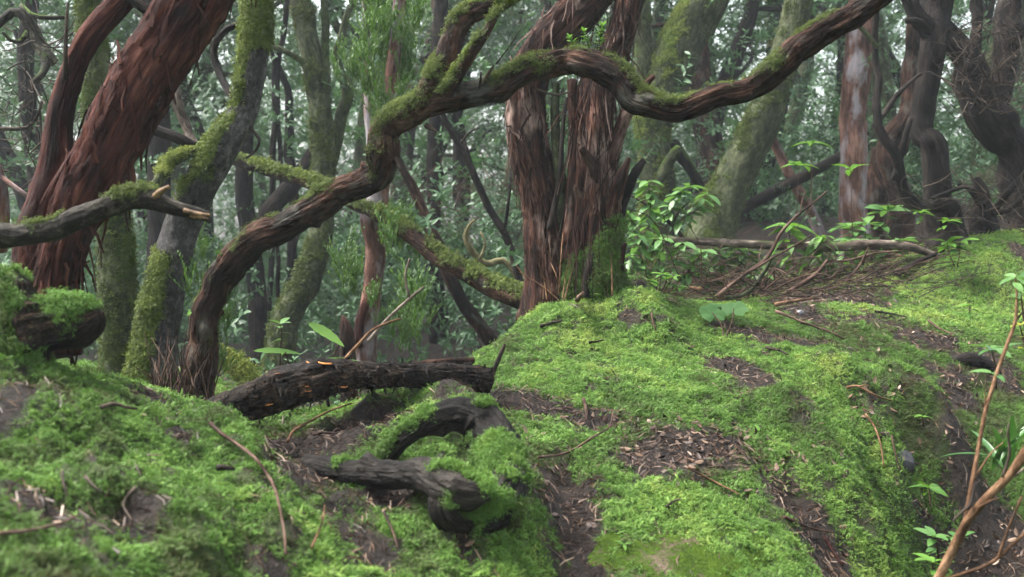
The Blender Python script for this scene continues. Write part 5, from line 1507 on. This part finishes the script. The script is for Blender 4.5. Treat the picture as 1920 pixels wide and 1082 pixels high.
plant('laurel_seedling', 'dark glossy seedling below the peeling tree', [[(1620,510,6.3),(1622,450,6.3),(1625,420,6.3)],[(1625,510,6.3),(1650,440,6.3),(1665,395,6.3)],[(1620,480,6.3),(1600,440,6.3),(1590,425,6.3)]], 'bush', .125, 514, 9, terminal=8)
plant('laurel_sprig', 'three-leaved sprig in front of the peeling trunk', [[(1600,480,6.2),(1597,390,6.2),(1595,318,6.2)]], 'fresh', .10, 515, 0, terminal=5)
plant('laurel_sprig', 'sprig with long leaves left of the peeling trunk', [[(1490,470,6.6),(1495,380,6.6),(1498,310,6.6)]], 'fresh', .16, 516, 0, terminal=5, el=(-.1, .3))
plant('laurel_sprig', 'upper sprig above the long-leaved one', [[(1520,400,7.0),(1522,320,7.0),(1523,268,7.0)]], 'fresh', .13, 517, 0, terminal=5, el=(-.1, .3))
plant('laurel_seedling', 'yellow-green seedling under the crooked sapling', [[(1795,500,5.7),(1800,470,5.7),(1798,455,5.7)],[(1790,500,5.7),(1778,470,5.7),(1776,455,5.7)]], 'fresh', .10, 518, 5)
plant('laurel_seedling', 'small leafy shoots at the elbow of the crooked sapling', [[(1730,440,5.7),(1728,410,5.7),(1727,398,5.7)],[(1760,440,5.7),(1775,425,5.7),(1778,415,5.7)]], 'fresh', .07, 519, 3)
plant('laurel_seedling', 'light green seedling right of the centre tree foot', [[(1235,560,4.95),(1238,530,4.95),(1240,515,4.95)],[(1230,560,4.95),(1222,535,4.95),(1215,525,4.95)],[(1240,560,4.95),(1255,530,4.95),(1262,520,4.95)],[(1265,560,4.95),(1270,545,4.95),(1272,538,4.95)]], 'fresh', .052, 520, 5)
plant('laurel_seedling', 'small green seedling on the far right mossy slope', [[(1816,610,5.1),(1818,590,5.1),(1819,572,5.1)]], 'fresh', .065, 521, 4, terminal=5)
plant('laurel_seedling', 'dark rosette on a stalk beside the bare bush', [[(1868,730,3.4),(1866,690,3.4),(1860,655,3.4)]], 'bush', .07, 522, 1, terminal=7, el=(-.2, .3))
plant('laurel_seedling', 'pale leafy shoot at the right edge above the bare bush', [[(1925,640,3.3),(1915,560,3.3),(1912,520,3.3)]], 'bush', .085, 523, 3, terminal=4)
plant('laurel_seedling', 'yellowish leaves at the right edge of the slope', [[(1930,690,3.2),(1920,640,3.2),(1912,610,3.2)]], 'yellow', .05, 524, 3, terminal=3)
plant('laurel_seedling', 'seedling on the steep bank left of the bare bush', [[(1745,950,3.3),(1743,930,3.3),(1742,915,3.3)]], 'fresh', .06, 525, 1, terminal=5)
plant('laurel_seedling', 'clump of round leaves at the foot of the bare bush', [[(1760,1060,3.0),(1758,1030,3.0),(1752,1008,3.0)],[(1765,1060,3.0),(1785,1030,3.0),(1795,1010,3.0)]], 'bush', .055, 526, 5)
plant('laurel_seedling', 'leafy shoot at the bottom edge left of the bare bush', [[(1750,1110,2.7),(1750,1075,2.7),(1748,1055,2.7)]], 'fresh', .06, 527, 3, terminal=5)
plant('laurel_seedling', 'tiny pale seedling on the bank below the dead leaves', [[(1418,815,3.3),(1417,805,3.3),(1416,797,3.3)]], 'fresh', .035, 528, 0, terminal=4)
plant('laurel_seedling', 'tiny seedling on the mossy shoulder at right', [[(1732,800,3.9),(1731,790,3.9),(1730,782,3.9)]], 'fresh', .045, 529, 0, terminal=4)
plant('laurel_seedling', 'tiny seedling beside the green-filmed stone', [[(1172,1040,2.55),(1171,1030,2.55),(1170,1022,2.55)]], 'fresh', .026, 530, 0, terminal=4)
plant('laurel_seedling', 'tiny pale plant left of the round-leaved one', [[(1262,615,4.4),(1263,606,4.4),(1263,600,4.4)]], 'fresh', .05, 531, 0, terminal=3)
plant('laurel_seedling', 'seedling with rounded leaves behind the rotting log', [[(525,720,3.75),(526,660,3.75),(528,625,3.75),(526,608,3.75)]], 'bush', .055, 532, 4, terminal=3)
t = thing('broad_leaved_plant', 'plant with long flat serrated leaves behind the rotting log', 'plant', at(560, 720, 3.6))
for (px, py, az, el, s) in ((475,658,-1.50,.03,.155),(578,605,-2.20,-.30,.17),(605,674,-1.60,-.02,.15)):
    add_leaf(t, LM['flat'], at(px, py, 3.6), az, el, s, .35)
limb_obj('stem', join([px_limb([(560,720,3.6,5),(545,690,3.6,4),(535,660,3.6,3)], sides=6, step=.02, seed=3, moss=-1),px_limb([(570,720,3.6,5),(610,690,3.62,4),(640,640,3.62,3)], sides=6, step=.02, seed=4, moss=-1)]), M['twig'], t)
plant('laurel_seedling', 'single bright round leaf left of the arching tree foot', [[(352,640,3.6),(355,610,3.6),(357,585,3.6)]], 'fresh', .03, 534, 0, terminal=2)
plant('laurel_sprig', 'fresh green sprig growing from the crotch of the centre tree', [[(1120,120,4.5),(1105,90,4.5),(1095,60,4.5)],[(1125,120,4.5),(1125,80,4.5),(1128,50,4.5)],[(1115,125,4.5),(1085,95,4.5),(1068,72,4.5)]], 'fresh', .03, 535, 26, el=(.3, 1.1), terminal=5)
t = thing('fern_clump', 'clump of dark strap-shaped leaves at the right edge', 'plant', at(1900, 880, 3.6))
r = np.random.default_rng(541)
for i in range(16):
    add_leaf(t, LM['strap'], at(1898 + r.normal(0, 16), 875 + r.normal(0, 10), 3.6 + r.normal(0, .05)), r.uniform(0, 6.28), r.uniform(.5, 1.35), r.uniform(.18, .34), r.normal(0, .2))
heather_shoots = thing('clubmoss_clump', 'upright green clubmoss spikes beside the grey bent trunk', 'plant', at(385, 560, 3.85))
heather_crown(heather_shoots, [(360,420,450,560,3.85,20),(330,420,580,700,3.8,18)], 545, .5, .8, 'shoots')
# bare bush in the right foreground
t = thing('bare_bush', 'bare tan-stemmed bush reaching in at the bottom right corner', 'shrub', at(1750, 1110, 2.35))
for i, (s, m) in enumerate([
 ([(1740,1120,2.4,26),(1765,1075,2.38,25),(1795,1015,2.36,24),(1822,965,2.34,24),(1855,925,2.32,22),(1890,890,2.3,24),(1920,850,2.28,26),(1980,780,2.25,26)],'tan_twig'),
 ([(1808,990,2.36,14),(1822,910,2.38,12),(1838,830,2.4,11),(1850,765,2.42,10),(1868,700,2.44,10),(1885,650,2.45,10),(1902,605,2.46,9),(1908,560,2.46,7),(1905,515,2.46,4)],'tan_twig'),
 ([(1880,895,2.3,9),(1893,850,2.3,8),(1890,810,2.3,6),(1893,790,2.3,4)],'dark_twig'),
 ([(1825,960,2.34,10),(1855,940,2.3,8),(1870,935,2.28,5)],'tan_twig'),
 ([(1830,905,2.36,8),(1818,945,2.33,8),(1800,960,2.31,7),(1790,972,2.3,4)],'dark_twig'),
 ([(1760,1090,2.2,9),(1810,1075,2.2,9),(1860,1055,2.2,10),(1900,1020,2.2,9),(1940,980,2.2,8)],'tan_twig'),
 ([(1870,1050,2.2,7),(1890,990,2.2,7),(1915,930,2.2,6)],'tan_twig'),
 ([(1860,920,2.32,7),(1890,900,2.36,6),(1940,860,2.4,5)],'pale_bark'),
 ([(1846,770,2.42,5),(1848,745,2.42,4),(1846,735,2.42,2)],'tan_twig'),
 ([(1902,605,2.46,5),(1925,575,2.46,4),(1935,560,2.46,3)],'dark_twig'),
 ([(1825,900,2.38,6),(1850,860,2.42,5),(1862,845,2.43,4),(1880,830,2.45,3)],'tan_twig'),
]):
    limb_obj('branch', px_limb([(a, b, c, e * .68) for a, b, c, e in s], sides=14, step=.012, seed=560 + i, moss=-.6, wob=.006, fib=.05, kink=.003), M[m], t)
r = np.random.default_rng(570)
for px, py in ((1905,520),(1900,530),(1912,560),(1862,700),(1880,655)):
    for j in range(2): add_leaf(t, LM['bush'], at(px, py, 2.45), r.uniform(0, 6.28), r.uniform(-.2, .5), r.uniform(.035, .06), r.normal(0, .3))

# ================================================================== the misty air
hz = 9.5
hv = [(-63, -17, -5), (63, -17, -5), (63, 83, -5), (-63, 83, -5), (-63, -17, hz), (63, -17, hz), (63, 83, hz), (-63, 83, hz)]
hf = [(0, 3, 2, 1), (4, 5, 6, 7), (0, 1, 5, 4), (1, 2, 6, 5), (2, 3, 7, 6), (3, 0, 4, 7)]
m, nt, out = new_mat('mist')
pv = nt.nodes.new('ShaderNodeVolumePrincipled')
pv.inputs['Color'].default_value = (0.86, 0.95, 1.0, 1)
pv.inputs["Density"].default_value = 0.0023
pv.inputs['Anisotropy'].default_value = 0.2
nt.links.new(pv.outputs[0], out.inputs['Volume'])
haze = obj('haze', mesh('haze', hv, hf, m, False), kind='stuff', label='thin mist hanging through the whole wood')
